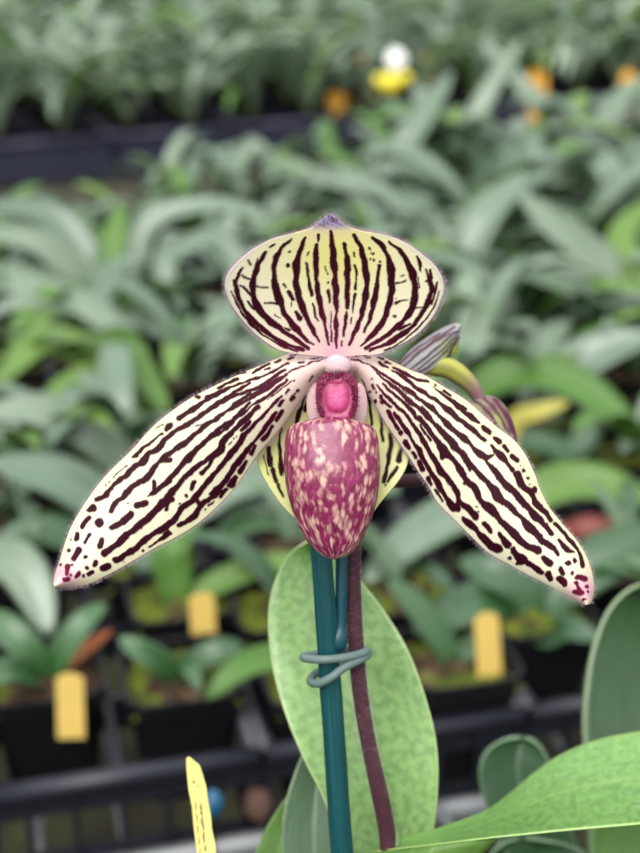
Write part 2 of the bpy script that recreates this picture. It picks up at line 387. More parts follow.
def tray(org, u, w, ncol, nrow, cell, mat, name, label, hz=0.05, group=None, wall=0.018):
    ang = math.atan2(u.y, u.x); t = empty(name, (org.x, org.y, BZ), ang)
    X, Y = ncol * cell / 2 - 0.003, nrow * cell / 2 - 0.003
    m = MB()
    rim = [((-X, -Y), (X, -Y)), ((X, -Y), (X, Y)), ((X, Y), (-X, Y)), ((-X, Y), (-X, -Y))]
    for a, b in rim: m.rod((*a, hz), (*b, hz), 0.0062, 10)
    m.build('rim', mat, t, True, loc=(0, 0, 0))
    m = MB()
    for s in (-1, 1):
        m.box((0, s * (Y - 0.001), hz - wall / 2), (X, 0.0012, wall / 2)); m.box((s * (X - 0.001), 0, hz - wall / 2), (0.0012, Y, wall / 2))
        for k in range(int(ncol * 3) + 1):
            x = -X + 2 * X * k / (ncol * 3); m.box((x, s * (Y + 0.0008), hz * 0.5), (0.0018, 0.0022, hz * 0.48))
    for s in (-1, 1): m.box((0, s * (Y - 0.003), 0.0012), (X, 0.004, 0.0012)); m.box((s * (X - 0.003), 0, 0.0012), (0.004, Y, 0.0012))
    m.build('side_wall', mat, t, False, loc=(0, 0, 0))
    m = MB()
    for k in range(1, ncol): m.box((-X + 2 * X * k / ncol, 0, hz - 0.012), (0.0022, Y, 0.011))
    for k in range(1, nrow): m.box((0, -Y + 2 * Y * k / nrow, hz - 0.012), (X, 0.0022, 0.011))
    if m.V: m.build('divider_grid', mat, t, False, loc=(0, 0, 0))
    tag(t, label, 'tray', group); return t
ORD = ['first', 'second', 'third', 'fourth', 'fifth', 'sixth', 'seventh', 'eighth', 'ninth', 'tenth', 'eleventh', 'twelfth', 'thirteenth', 'fourteenth', 'fifteenth', 'sixteenth', 'seventeenth', 'eighteenth', 'nineteenth', 'twentieth', 'twenty-first', 'twenty-second', 'twenty-third', 'twenty-fourth', 'twenty-fifth', 'twenty-sixth', 'twenty-seventh', 'twenty-eighth', 'twenty-ninth', 'thirtieth', 'thirty-first', 'thirty-second', 'thirty-third', 'thirty-fourth', 'thirty-fifth', 'thirty-sixth']
NUM = 'one two three four five six seven eight nine ten eleven twelve thirteen fourteen fifteen sixteen'.split()
NROW1 = 16
k = 0
for jr in range(0, 5):
    row_i = list(range(-2 - jr * 2, 5 + jr * 2, 2)) if jr else [-2, 0, 2, 4]
    row_i = [-2 - 2 * ((jr + 1) // 1) + 2 * q for q in range(4 + 2 * jr)] if jr else row_i
    for q, i in enumerate(row_i):
        c = b1(i + 0.5 - 1, jr * 3 + 1, BZ)
        tray(c, U1, W1, 2, 3, S1, M['tray'], 'plant_tray', 'black cell tray, %s from the left in the %s tray row of the near bench' % (ORD[q], ORD[jr]))

# ------------------------------------------------------------------ leaves
def profile(t, W, tipw=0.55, base=0.5):
    w = W * min(1.0, base + (1 - base) * t / 0.35)
    if t > tipw: w *= max(0.03, (1 - ((t - tipw) / (1 - tipw)) ** 2.3)) ** 0.62
    return w
def ribbon_mesh(name, pts, W, hint, n=18, fold=0.5, thick=0.0014, tipw=0.5, base=0.5, twist=0.0, curl=0.0):
    C = resample([list(p) for p in pts], n + 1)
    T = np.gradient(C, axis=0); T /= np.linalg.norm(T, axis=1)[:, None] + 1e-9
    vs = np.array([-1, -0.66, -0.33, 0, 0.33, 0.66, 1.0]); V = []; uv = []
    K = len(vs); S0 = None
    for k in range(n + 1):
        t = k / n; h = np.array(hint) if not callable(hint) else np.array(hint(t))
        S = np.cross(T[k], h)
        if np.linalg.norm(S) < 0.15 and S0 is not None: S = S0.copy()
        S /= np.linalg.norm(S) + 1e-9
        if S0 is not None:
            if S.dot(S0) < 0: S = -S
            S = 0.5 * S + 0.5 * S0; S -= T[k] * S.dot(T[k]); S /= np.linalg.norm(S)
        S0 = S
        N = np.cross(S, T[k])
        if twist:
            a = twist * t; S, N = S * math.cos(a) + N * math.sin(a), N * math.cos(a) - S * math.sin(a)
        w = profile(t, W, tipw, base) / 2
        for v in vs:
            V.append(C[k] + S * (v * w) + N * (fold * w * (abs(v) ** 1.3) * (1 - 0.6 * t) - curl * w * v * v)); uv.append((t, 0.5 + v / 2))
        for v in vs[1:-1]:
            V.append(C[k] + S * (v * w) + N * (fold * w * (abs(v) ** 1.3) * (1 - 0.6 * t) - curl * w * v * v - thick * (1 - v * v))); uv.append((t, 0.5 + v / 2))
    ring = K + K - 2; Fc = []
    order = list(range(K)) + [K + j for j in range(K - 3, -1, -1)]       # top left to right, bottom back
    for k in range(n):
        for a in range(ring):
            i, j = order[a], order[(a + 1) % ring]
            Fc.append([k * ring + i, k * ring + j, (k + 1) * ring + j, (k + 1) * ring + i])
    Fc.append([order[a] for a in range(ring)][::-1]); Fc.append([n * ring + order[a] for a in range(ring)])
    return mesh(name, V, Fc, uv)
def arc_leaf(L, W, e0, e1, seed):
    """strap leaf leaving the crown along +X at elevation e0, bending to e1 at its tip"""
    r = random.Random(seed); pts = [Vector((0, 0, 0))]; n = 9; yaw = r.uniform(-0.25, 0.25)
    for k in range(n):
        t = (k + 0.5) / n; e = e0 + (e1 - e0) * t ** 1.35; y = yaw * t
        pts.append(pts[-1] + Vector((math.cos(e) * math.cos(y), math.cos(e) * math.sin(y), math.sin(e))) * (L / n))
    me = ribbon_mesh('leaf', pts, W, lambda t: (-math.sin(e0 + (e1 - e0) * t ** 1.35), 0, math.cos(e0 + (e1 - e0) * t ** 1.35)),
                     n=16, tipw=r.uniform(0.4, 0.6), twist=r.uniform(-0.4, 0.4))
    return me
LEAFSETS = {}
for kind in ('leaf', 'leaf_pale', 'leaf_bright', 'leaf_dark', 'leaf_far'):
    LEAFSETS[kind] = []
    for k in range(9):
        me = arc_leaf(0.155 + 0.012 * (k % 5), 0.027 + 0.0022 * (k % 4), R(80 - 5 * (k % 6)), R(5 - 13 * (k % 5)), k + len(kind))
        me.materials.append(M[kind]); LEAFSETS[kind].append(me)

def potted(name, loc, rz, label, cat='orchid plant', group=None, pot=True):
    t = empty(name, (loc.x, loc.y, BZ + 0.0024), rz)
    if pot:
        p = bpy.data.objects.new('pot', POT); COL.objects.link(p); p.parent = t
        s = bpy.data.objects.new('potting_mix', random.choice(SOILS)); COL.objects.link(s); s.parent = t; s.rotation_euler = (0, 0, random.choice((0, 1.5708, 3.1416)))
    tag(t, label, cat, group); return t
def add_fan(t, nl, scale, spread=1.0, mats=('leaf', 'leaf_pale', 'leaf_pale', 'leaf_bright'), ax=None, wide=1.0, tall=1.0):
    ax = random.uniform(0, math.pi) if ax is None else ax
    for k in range(nl):
        me = random.choice(LEAFSETS[random.choice(mats)])
        o = bpy.data.objects.new('leaf', me); COL.objects.link(o); o.parent = t
        o.location = (0, 0, 0.064)
        o.rotation_euler = (0, 0, ax + math.pi * (k % 2) + random.uniform(-0.75, 0.75) * spread)
        s = scale * random.uniform(0.72, 1.1); o.scale = (s, s * wide * random.uniform(0.7, 1.1), s * tall * random.uniform(0.75, 1.1))

TAKEN = []
def hero(cx, cy, leaves, label, snap=False, name='strap_leaf_orchid'):
    """orchid in a small pot whose crown is seen at (cx, cy); each leaf: ([(px, py, depth offset)...], width m, material)"""
    c = on_plane(cx, cy, SOIL_Z)
    if snap:
        rel = c - Vector((O1.x, O1.y, c.z)); i, j = round(rel.dot(U1) / S1), round(rel.dot(W1) / S1); q = b1(i, j, c.z); c = Vector((q.x, q.y, c.z))
    d0 = proj(c)[2]
    t = potted(name, c, Y1, label); TAKEN.append((c.x, c.y))
    for pts, W, mk in leaves:
        w = [c + Vector((0, 0, -0.004))] + [P(a, b, d0 + dd) for a, b, dd in pts]
        me = ribbon_mesh('leaf', w, W, (0, -0.55, 0.85), n=22, base=0.55, tipw=0.5, fold=0.48)
        o = bpy.data.objects.new('leaf', me); COL.objects.link(o); me.materials.append(M[mk])
        inv = Matrix.Translation(t.location) @ Matrix.Rotation(Y1, 4, 'Z')
        o.parent = t; o.matrix_parent_inverse = inv.inverted()
    return t
HEROES = [
 # ---- first row, left
 (46, 683, [([(62, 655, -.01), (84, 622, -.01), (105, 604, 0)], .017, 'leaf_dark'), ([(30, 655, -.01), (8, 630, -.01), (-22, 612, 0)], .019, 'leaf_dark'),
            ([(30, 678, -.02), (5, 672, -.04), (-25, 690, -.05)], .018, 'leaf_dark'), ([(64, 668, .01), (85, 650, .012), (112, 630, .014)], .009, 'leaf_rust')],
  'young orchid with dark leaves and one rust-orange dying leaf in the front row'),
 (180, 684, [([(165, 668, -.01), (142, 652, -.02), (119, 638, -.02)], .016, 'leaf_dark'), ([(200, 662, 0), (222, 650, 0), (243, 644, .01)], .016, 'leaf_dark'),
             ([(185, 665, -.02), (192, 672, -.04), (200, 690, -.05)], .012, 'leaf_dark')],
  'seedling orchid with two spread dark leaves in the mossy front pot'),
 (318, 684, [([(295, 660, -.01), (265, 660, -.02), (235, 672, -.03), (206, 699, -.035)], .017, 'leaf_bright'), ([(335, 650, 0), (350, 620, 0), (380, 600, .02)], .017, 'leaf_dark')],
  'young front-row orchid mostly behind the teal stake, one leaf drooping left'),
 (455, 668, [([(440, 640, 0), (415, 605, 0), (388, 580, 0)], .018, 'leaf_dark'), ([(470, 650, 0), (490, 640, .02), (510, 640, .04)], .014, 'leaf_dark')],
  'small dark-leaved orchid in the front row, one short leaf leaning towards the purple stalk'),
 # ---- second row and behind, left
 (-70, 620, [([(-35, 580, 0), (8, 562, -.01), (32, 585, -.02), (50, 636, -.03)], .030, 'leaf_pale')], 'left-edge orchid with one broad pale leaf drooping below the left petal tip'),
 (180, 606, [([(174, 575, 0), (172, 545, 0), (200, 500, .02)], .026, 'leaf_bright'), ([(192, 598, 0), (240, 574, 0), (310, 556, .01)], .018, 'leaf_bright'),
             ([(170, 580, .02), (130, 540, .04), (120, 480, .06)], .022, 'leaf')], 'fresh green orchid below the left petal with an upright blade, beside a yellow tag'),
 (300, 545, [([(290, 500, 0), (262, 478, 0), (222, 492, -.02), (200, 520, -.03)], .034, 'leaf_pale'), ([(285, 520, 0), (250, 520, .0), (215, 545, -.02)], .024, 'leaf_dark'), ([(320, 500, 0), (350, 480, 0), (400, 490, 0)], .028, 'leaf_pale')],
  'broad pale-leaved orchid right behind the speckled pouch'),
 (150, 565, [([(110, 515, 0), (60, 480, -.01), (-10, 462, -.02)], .034, 'leaf_pale'), ([(90, 545, -.01), (40, 530, -.02), (-10, 545, -.03)], .026, 'leaf_dark')],
  'orchid behind the left petal tip with a long pale leaf reaching the left edge'),
 (185, 500, [([(128, 466, 0), (81, 430, -.02), (36, 411, -.03), (-20, 414, -.04)], .034, 'leaf_pale'), ([(150, 440, 0), (100, 425, .04), (60, 440, .06)], .026, 'leaf')],
  'orchid behind the left petal with one very broad arching grey-green leaf'),
 (150, 425, [([(120, 375, 0), (75, 384, -.03), (36, 410, -.05)], .028, 'leaf_bright'), ([(130, 360, .02), (85, 352, .01), (40, 343, 0), (-5, 388, -.03)], .032, 'leaf_bright'), ([(165, 440, -.06)], .02, 'leaf'),
             ([(130, 352, .02), (112, 348, 0), (142, 374, -.03), (168, 412, -.05)], .030, 'leaf_bright')], 'bright green orchid with folded-over leaves, left of the striped petal'),
 (255, 360, [([(240, 305, 0), (214, 335, -.03), (192, 380, -.06), (165, 436, -.09)], .030, 'leaf_pale'), ([(230, 320, 0), (200, 345, -.02), (140, 322, -.03), (118, 330, -.04)], .026, 'leaf_pale'),
             ([(250, 300, 0), (215, 240, 0), (160, 262, -.02)], .026, 'leaf_pale')], 'orchid left of the striped hood with a pale leaf slanting down to the petal'),
 (-60, 345, [([(-25, 280, 0), (40, 292, -.03), (92, 311, -.06), (126, 338, -.09), (155, 376, -.12)], .032, 'leaf_pale')], 'orchid off the left edge with one long pale leaf drooping to the right'),
 (105, 325, [([(90, 265, 0), (50, 216, 0), (-15, 205, -.02)], .036, 'leaf_pale'), ([(85, 285, -.01), (40, 245, -.03), (-15, 232, -.05)], .034, 'leaf_pale'), ([(80, 305, -.02), (30, 280, -.05), (-15, 268, -.07)], .034, 'leaf'),
             ([(106, 290, 0), (112, 255, 0), (122, 205, .02)], .030, 'leaf_bright'), ([(130, 280, 0), (150, 225, 0), (200, 206, 0), (265, 210, -.02)], .026, 'leaf_pale'), ([(130, 310, -.02), (160, 300, -.04), (205, 278, -.05)], .026, 'leaf')],
  'large orchid at left with layered blue-grey leaves and one fresh green upright leaf'),
 # ---- right
 (448, 345, [([(455, 285, 0), (480, 222, 0), (528, 172, .02)], .040, 'leaf_pale'), ([(478, 312, 0), (512, 286, -.01), (557, 268, -.02), (606, 276, -.04)], .034, 'leaf_pale'), ([(430, 300, 0), (440, 240, 0), (420, 200, 0)], .03, 'leaf')],
  'orchid right of the striped hood with a wide leaf slanting up to the right'),
 (650, 345, [([(628, 300, 0), (599, 265, 0), (557, 230, -.01), (520, 194, -.01)], .042, 'leaf_pale'), ([(640, 280, 0), (620, 240, .02), (650, 200, .04)], .03, 'leaf_bright')], 'orchid at the right edge with a broad leaf tip pointing up left'),
 (365, 250, [([(376, 190, 0), (408, 140, 0), (452, 72, .03)], .036, 'leaf_pale'), ([(340, 215, 0), (300, 170, 0), (260, 165, 0)], .03, 'leaf')], 'orchid behind the hood tip with a pale leaf rising to the right'),
 (580, 200, [([(553, 125, 0), (520, 85, 0), (482, 38, .02)], .032, 'leaf_pale'), ([(600, 140, 0), (620, 100, .03), (650, 75, .05)], .034, 'leaf_pale'), ([(570, 160, 0), (530, 165, -.05), (500, 195, -.09)], .03, 'leaf_bright')], 'tall orchid at upper right with a long leaf leaning up to the left'),
 (455, 205, [([(466, 140, 0), (490, 90, 0), (522, 38, .03)], .028, 'leaf_pale'), ([(480, 190, 0), (530, 150, 0), (548, 110, 0)], .03, 'leaf_bright'), ([(430, 180, 0), (400, 190, -.05), (370, 220, -.1)], .03, 'leaf')], 'orchid behind the right side of the hood with a thin pale upright leaf'),
 (452, 440, [([(478, 393, 0), (522, 374, -.01), (580, 388, -.03), (650, 446, -.06)], .034, 'leaf_bright'), ([(440, 390, 0), (460, 350, .02), (520, 340, .03)], .03, 'leaf_pale')], 'orchid behind the bud with a long bright leaf arching to the right edge'),
 (540, 425, [([(562, 378, 0), (602, 351, 0), (655, 336, -.01)], .040, 'leaf_pale'), ([(530, 390, .02), (540, 350, .04), (570, 320, .06)], .03, 'leaf_pale')], 'orchid behind the long arching leaf with a wide leaf rising to the right edge'),
 (500, 462, [([(514, 424, 0), (540, 412, -.01), (568, 402, -.01)], .017, 'leaf_yellow'), ([(520, 440, .0), (575, 450, 0), (605, 400, .01)], .024, 'leaf_dark')], 'orchid beside the purple bract with one yellowing short leaf'),
 (505, 520, [([(540, 494, 0), (588, 483, 0), (655, 502, -.02)], .032, 'leaf_bright')], 'orchid behind the right petal with one fresh green leaf lying to the right'),
 (540, 540, [([(510, 500, 0), (450, 518, -.03), (405, 545, -.05), (366, 582, -.07)], .032, 'leaf_pale'), ([(560, 550, .0), (590, 538, -.01), (622, 526, -.01)], .032, 'leaf_red')], 'orchid behind the right petal, one pale leaf pointing at the stake, one leaf red'),
 (535, 620, [([(505, 602, 0), (462, 610, -.02), (414, 631, -.03)], .028, 'leaf_dark'), ([(560, 590, 0), (600, 563, 0), (655, 526, .01)], .034, 'leaf_dark'), ([(520, 590, 0), (490, 572, .0), (460, 560, .01)], .026, 'leaf_dark'),
             ([(500, 600, .02), (480, 592, .02), (450, 610, .02)], .016, 'leaf_red'), ([(545, 640, -.03), (570, 630, -.05), (600, 640, -.06)], .02, 'leaf_dark')], 'dark-leaved orchid under the right petal tip, above a yellow tag'),
]
for h in HEROES: hero(*h)

def visible(c, m=60):
    x, y, d = proj(c); return d > 0 and -m - 170 < x < 800 + m
def free(c, r=0.062): return all((c.x - x) ** 2 + (c.y - y) ** 2 > r * r for x, y in TAKEN)
# ---- the remaining pots of the near bench
NEAR = []
for j in range(0, NROW1):
    for i in range(-8, 18):
        if j >= 2 and (i + 2 * j) % 3 == 0: continue
        c = b1(i, j, SOIL_Z); x, y, d = proj(c)
        if not visible(c, 0 if j < 4 else 60) or not free(c): continue
        if j > 12 and x < 135: continue
        t = potted('strap_leaf_orchid', c, Y1, '', group='strap-leaved orchids on the near bench')
        TAKEN.append((c.x, c.y)); NEAR.append((j, c.dot(U1), t))
        if j == 0: add_fan(t, 4, 0.40, mats=('leaf_dark', 'leaf_dark', 'leaf'))
        elif j == 1: add_fan(t, 4, 0.5, mats=('leaf_dark', 'leaf'))
        elif j < 4: add_fan(t, 6, 0.66)
        else: add_fan(t, 8, (0.95 if x > 330 else 0.78) * (1.0 if j < 9 else 1.2 if x > 380 else .85))
for j in range(NROW1):
    for q, (_, _, t) in enumerate(sorted(k for k in NEAR if k[0] == j)):
        t['label'] = 'blurred orchid fan, %s from the left among the plain ones in near-bench row %s' % (ORD[q], NUM[j])
# ---- far bench: trays in front, then the crowd of fans
for q in range(15):
    c = b2(-1.122 + q * 0.222, 0.12, BZ)
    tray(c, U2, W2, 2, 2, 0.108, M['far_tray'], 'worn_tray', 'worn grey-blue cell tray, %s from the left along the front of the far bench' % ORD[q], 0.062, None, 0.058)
for j in range(10):
    q = 0
    for i in range(-14, 26):
        c = b2(i * 0.108 + (0.054 if j > 1 and j % 2 else 0) - 0.3, 0.066 + j * 0.108 + max(0, j - 1) * 0.02, SOIL_Z)
        x, y, d = proj(c)
        if not (-230 if j < 5 else -90) < x < (860 if j < 5 else 730): continue
        front = j < 2
        t = potted('strap_leaf_orchid', c, Y2, 'blurred grey-green orchid, %s from the left in row %s of the far bench' % (ORD[q], NUM[j]), group='strap-leaved orchids on the far bench'); q += 1
        add_fan(t, 9, 1.2 + 0.03 * j, mats=('leaf_far', 'leaf_far', 'leaf_bright', 'leaf_far', 'leaf_pale'), wide=.72, tall=1.15)

# ------------------------------------------------------------------ plant tags
def tag_mesh(w, h, th=0.0009, point=True):
    V2 = [(-w / 2, 0), (w / 2, 0), (w / 2, h * 0.9), (w * 0.36, h * 0.97), (0.0, h), (-w * 0.36, h * 0.97), (-w / 2, h * 0.9)]
    V = [(x, -th / 2, z) for x, z in V2] + [(x, th / 2, z) for x, z in V2]; n = len(V2)
    return mesh('tag', V, [list(range(n)), [n + k for k in range(n)][::-1]] + [[k + n, (k + 1) % n + n, (k + 1) % n, k] for k in range(n)], None, False)
def pot_tag(cx, ytop, ybot, wpx, mat, label, lean=0.0, name='plant_tag', deep=.006):
    bot = on_plane(cx, ybot, SOIL_Z); d = proj(bot)[2]; top = P(cx - lean * 14, ytop, d - 0.006)
    v = top - bot; h = v.length + deep; bot2 = bot - v.normalized() * deep
    o = link(name, tag_mesh(wpx / F * d, h), mat)
    z = v.normalized(); x = Vector((1, lean, 0)); x = (x - z * x.dot(z)).normalized(); y = z.cross(x)
    o.matrix_world = Matrix.Translation(bot2) @ Matrix((x, y, z)).transposed().to_4x4()
    tag(o, label, 'plant tag'); return o
pot_tag(71, 673, 728, 27, M['tag'], 'blank-looking yellow tag in the front pot under the rust-orange leaf', .1)
pot_tag(204, 593, 637, 25, M['tag'], 'yellow tag beside the fresh green blade, above the mossy seedling pot', .2)
pot_tag(490, 612, 681, 26, M['tag'], 'tall yellow tag standing below the right petal tip', .3)
for (x, y0, y1, w, l) in [(337, 92, 122, 20, 'small orange tag above the hood tip, on the far bench'), (369, 52, 85, 18, 'orange tag close to the left of the white and yellow flower'),
                             (428, 55, 75, 12, 'orange tag to the right of the white and yellow flower'), (538, 68, 92, 18, 'orange tag near the upper right, between tall leaves'), (628, 70, 92, 14, 'orange tag at the upper right edge of the far bench')]:
    pot_tag(x, y0, y1 + (20 if y1 < 100 else -13), w, M['tag_orange'], l, deep=.058)
pot_tag(547, 243, 262, 16, M['tag_orange'], 'small yellow-orange tag low among leaves right of the striped hood', deep=.058)
# the white and yellow flower far off
c = P(393, 72, 2.18); fw = empty('pale_orchid_flower', c)
def blob(name, c, r, mat, parent=None, n=16, jit=0.0, seed=0, uvr=False):
    rr = np.random.default_rng(seed); V = []; Fc = []; k = n
    ax = [Vector((1, 0, 0)), FWD, UPV]
    for i in range(n + 1):
        for j in range(k):
            a, b = math.pi * i / n, 2 * math.pi * j / k; s = 1 + jit * (rr.random() - 0.5)
            V.append(c + ax[0] * (r[0] * math.sin(a) * math.cos(b) * s) + ax[1] * (r[1] * math.sin(a) * math.sin(b) * s) + ax[2] * (r[2] * math.cos(a) * s))
    for i in range(n):
        for j in range(k): Fc.append([i * k + j, i * k + (j + 1) % k, (i + 1) * k + (j + 1) % k, (i + 1) * k + j])
    return link(name, mesh(name, V, Fc), mat, parent)
blob('dorsal_sepal', P(396, 60, 2.18), (.017, .008, .019), M['white_petal'], fw); blob('pouch', P(390, 84, 2.16), (.018, .016, .018), M['yellow_petal'], fw)
blob('petal', P(405, 78, 2.18), (.011, .006, .010), M['yellow_petal'], fw); blob('petal', P(380, 80, 2.18), (.011, .006, .010), M['yellow_petal'], fw)
tube('stalk', [P(393, 80, 2.19), P(395, 110, 2.21), P(398, 165, 2.22)], [.003, .003, .003], M['leaf_bright'], fw, 12, 8)
tag(fw, 'far blurred flower with white top and yellow pouch between orange tags', 'flower')
c = on_plane(258, 790, BZ + 0.03); st = blob('clay_shard', Vector((c.x, c.y, BZ + 0.02)), (.008, .007, .010), M['clay'], None, 12, .18, 3); tag(st, 'pinkish brown clay lump at the tray corner left of the big leaf', 'stone')
pg = empty('blue_peg', P(213, 826, .60)); blob('head', P(213, 803, .60), (.0048, .0048, .0062), M['blue'], pg); tube('pin', [P(213, 806, .60), P(213, 850, .602), P(213, 890, .603)], [.0011] * 3, M['pot'], pg, 8, 8, False)
tag(pg, 'small blue round-headed peg just behind the lemon yellow tag', 'peg')

# ================================================================== the striped slipper orchid
ORC_TOP = P(317, 500, .338); ORC_BOT = P(342, 853, .355)
sd = (ORC_BOT - ORC_TOP).normalized()
def stake_at(z): return ORC_TOP + sd * ((z - ORC_TOP.z) / sd.z)
PZ = 0.885
pc = stake_at(PZ) + Vector((0.012, 0.02, 0)); CROWN = Vector((pc.x, pc.y, PZ))
orchid = empty('slipper_orchid', (pc.x, pc.y, BZ))
tag(orchid, 'slipper orchid in sharp focus with one dark-striped cream flower, speckled pouch and purple stalk', 'orchid plant')

def fnoise(x, y, seed=0, s=1.0):
    """cheap smooth noise, about -1..1"""
    r = np.random.default_rng(seed); out = np.zeros_like(x)
    for k in range(7):
        a = r.uniform(0, 2 * math.pi); f = r.uniform(0.5, 1.6) * s
        out += np.sin((x * math.cos(a) + y * math.sin(a)) * f + r.uniform(0, 6.28))
    return out / 3.2
def crop(ox, oy, s=5.3333):
    return lambda L: [(ox + a / s, oy + b / s, *rest) for a, b, *rest in L]
def vein_field(X, Y, veins, seed=1, soft=0.55, wob=1.0, wmul=1.12):
    V = np.zeros_like(X)
    wx = X + 0.7 * wob * fnoise(X, Y, seed, 0.45); wy = Y + 0.7 * wob * fnoise(X, Y, seed + 1, 0.45)
    wn = 1 + 0.3 * wob * fnoise(X, Y, seed + 2, 0.33) ; ed = 0.3 * wob * fnoise(X, Y, seed + 3, 1.3)
    for line in veins:
        if len(line) == 1:
            x, y, w = line[0]; d = np.hypot(wx - x, wy - y) - w / 2; V = np.maximum(V, np.clip(0.5 - (d + ed) / (2 * soft), 0, 1)); continue
        q = resample(np.array(line), max(2, len(line) * 4), True) if len(line) > 2 else np.array(line, float)
        dm = np.full_like(X, 1e3)
        for a, b in zip(q[:-1], q[1:]):
            dx, dy = b[0] - a[0], b[1] - a[1]; l2 = dx * dx + dy * dy + 1e-9
            t = np.clip(((wx - a[0]) * dx + (wy - a[1]) * dy) / l2, 0, 1)
            d = np.hypot(wx - a[0] - t * dx, wy - a[1] - t * dy) - (a[2] + t * (b[2] - a[2])) / 2 * wmul * wn
            dm = np.minimum(dm, d)
        V = np.maximum(V, np.clip(0.5 - (dm + ed) / (2 * soft), 0, 1))
    return V
def sheet(name, A, B, depth, n, m, mat, parent, thick, fields=None, power=1.0):
    """surface between two picture edges A and B (base to tip) standing at the given real depths; fields(X, Y, s, u) gives pigment attributes"""
    a, b = resample(A, n), resample(B, n)
    w = np.linspace(0, 1, m)[None, :]
    X = a[:, :1] * (1 - w) + b[:, :1] * w; Y = a[:, 1:2] * (1 - w) + b[:, 1:2] * w
    S = np.repeat(np.linspace(0, 1, n)[:, None], m, 1); U = np.repeat(w * 2 - 1, n, 0)
    if a.shape[1] > 2: D = a[:, 2:3] * (1 - w) + b[:, 2:3] * w + depth(S, U, X, Y)
    else: D = depth(S, U, X, Y)
    me = grid_mesh(name, unproj(X, Y, D))
    if fields:
        for k, v in fields(X, Y, S, U).items():
            at = me.attributes.new(k, 'FLOAT', 'POINT'); at.data.foreach_set('value', np.clip(v, 0, 1).ravel().astype(np.float32))
    o = link(name, me, mat, parent); solidify(o, thick, 0.0); o['_e'] = 0; del o['_e']
    return o, (a, b, D)
def fringe(parent, edges, D, length, count, r, mat, seed, name='marginal_hairs'):
    rr = random.Random(seed); m = MB()
    for e, col in edges:
        n = len(e)
        for k in range(count):
            i = rr.randrange(2, n - 2); x, y = e[i][:2]; t = e[min(i + 2, n - 1)][:2] - e[max(i - 2, 0)][:2]
            nx, ny = (t[1], -t[0]); l = math.hypot(nx, ny) + 1e-9; sgn = col[1]; nx, ny = nx / l * sgn, ny / l * sgn
            d = D[i, col[0]]; L = length * rr.uniform(0.5, 1.1); j = rr.uniform(-0.5, 0.5)
            m.hair(P(x - nx * 0.5, y - ny * 0.5, d), P(x + (nx + j * ny) * L, y + (ny - j * nx) * L, d + rr.uniform(-1, 1) * 3e-4), r)
    o = m.build(name, mat, parent); tag(o, kind='stuff'); return o

# ---- flower: the column is the flower's own mesh, everything else hangs on it
def rot_blob(name, cx, cy, d, rx, ry, rd, mat, parent, **kw):
    k = d / F; return blob(name, P(cx, cy, d), (rx * k, rd * k, ry * k), mat, parent, **kw)
flower = rot_blob('flower', 336.5, 381, .3300, 27, 24, 22, M['pinkwhite'], orchid, n=32, jit=.02)
rot_blob('column', 337, 363, .3202, 15, 13, 11, M['column'], flower, n=32, jit=.04)
A_ = crop(220, 210); B_ = crop(330, 210)
dl = [(334, 358)] + A_([(500, 775), (400, 765), (300, 740), (200, 672), (120, 590), (60, 510), (32, 440), (27, 390), (50, 330), (100, 272), (180, 208), (280, 155), (400, 122), (480, 98), (530, 62)]) + [(330.5, 213.5)]
dr = [(334, 358)] + B_([(150, 775), (260, 768), (320, 742), (400, 705), (480, 650), (550, 570), (592, 485), (608, 420), (600, 370), (560, 300), (480, 230), (400, 175), (300, 137), (150, 108), (75, 78), (40, 50)]) + [(330.5, 213.5)]
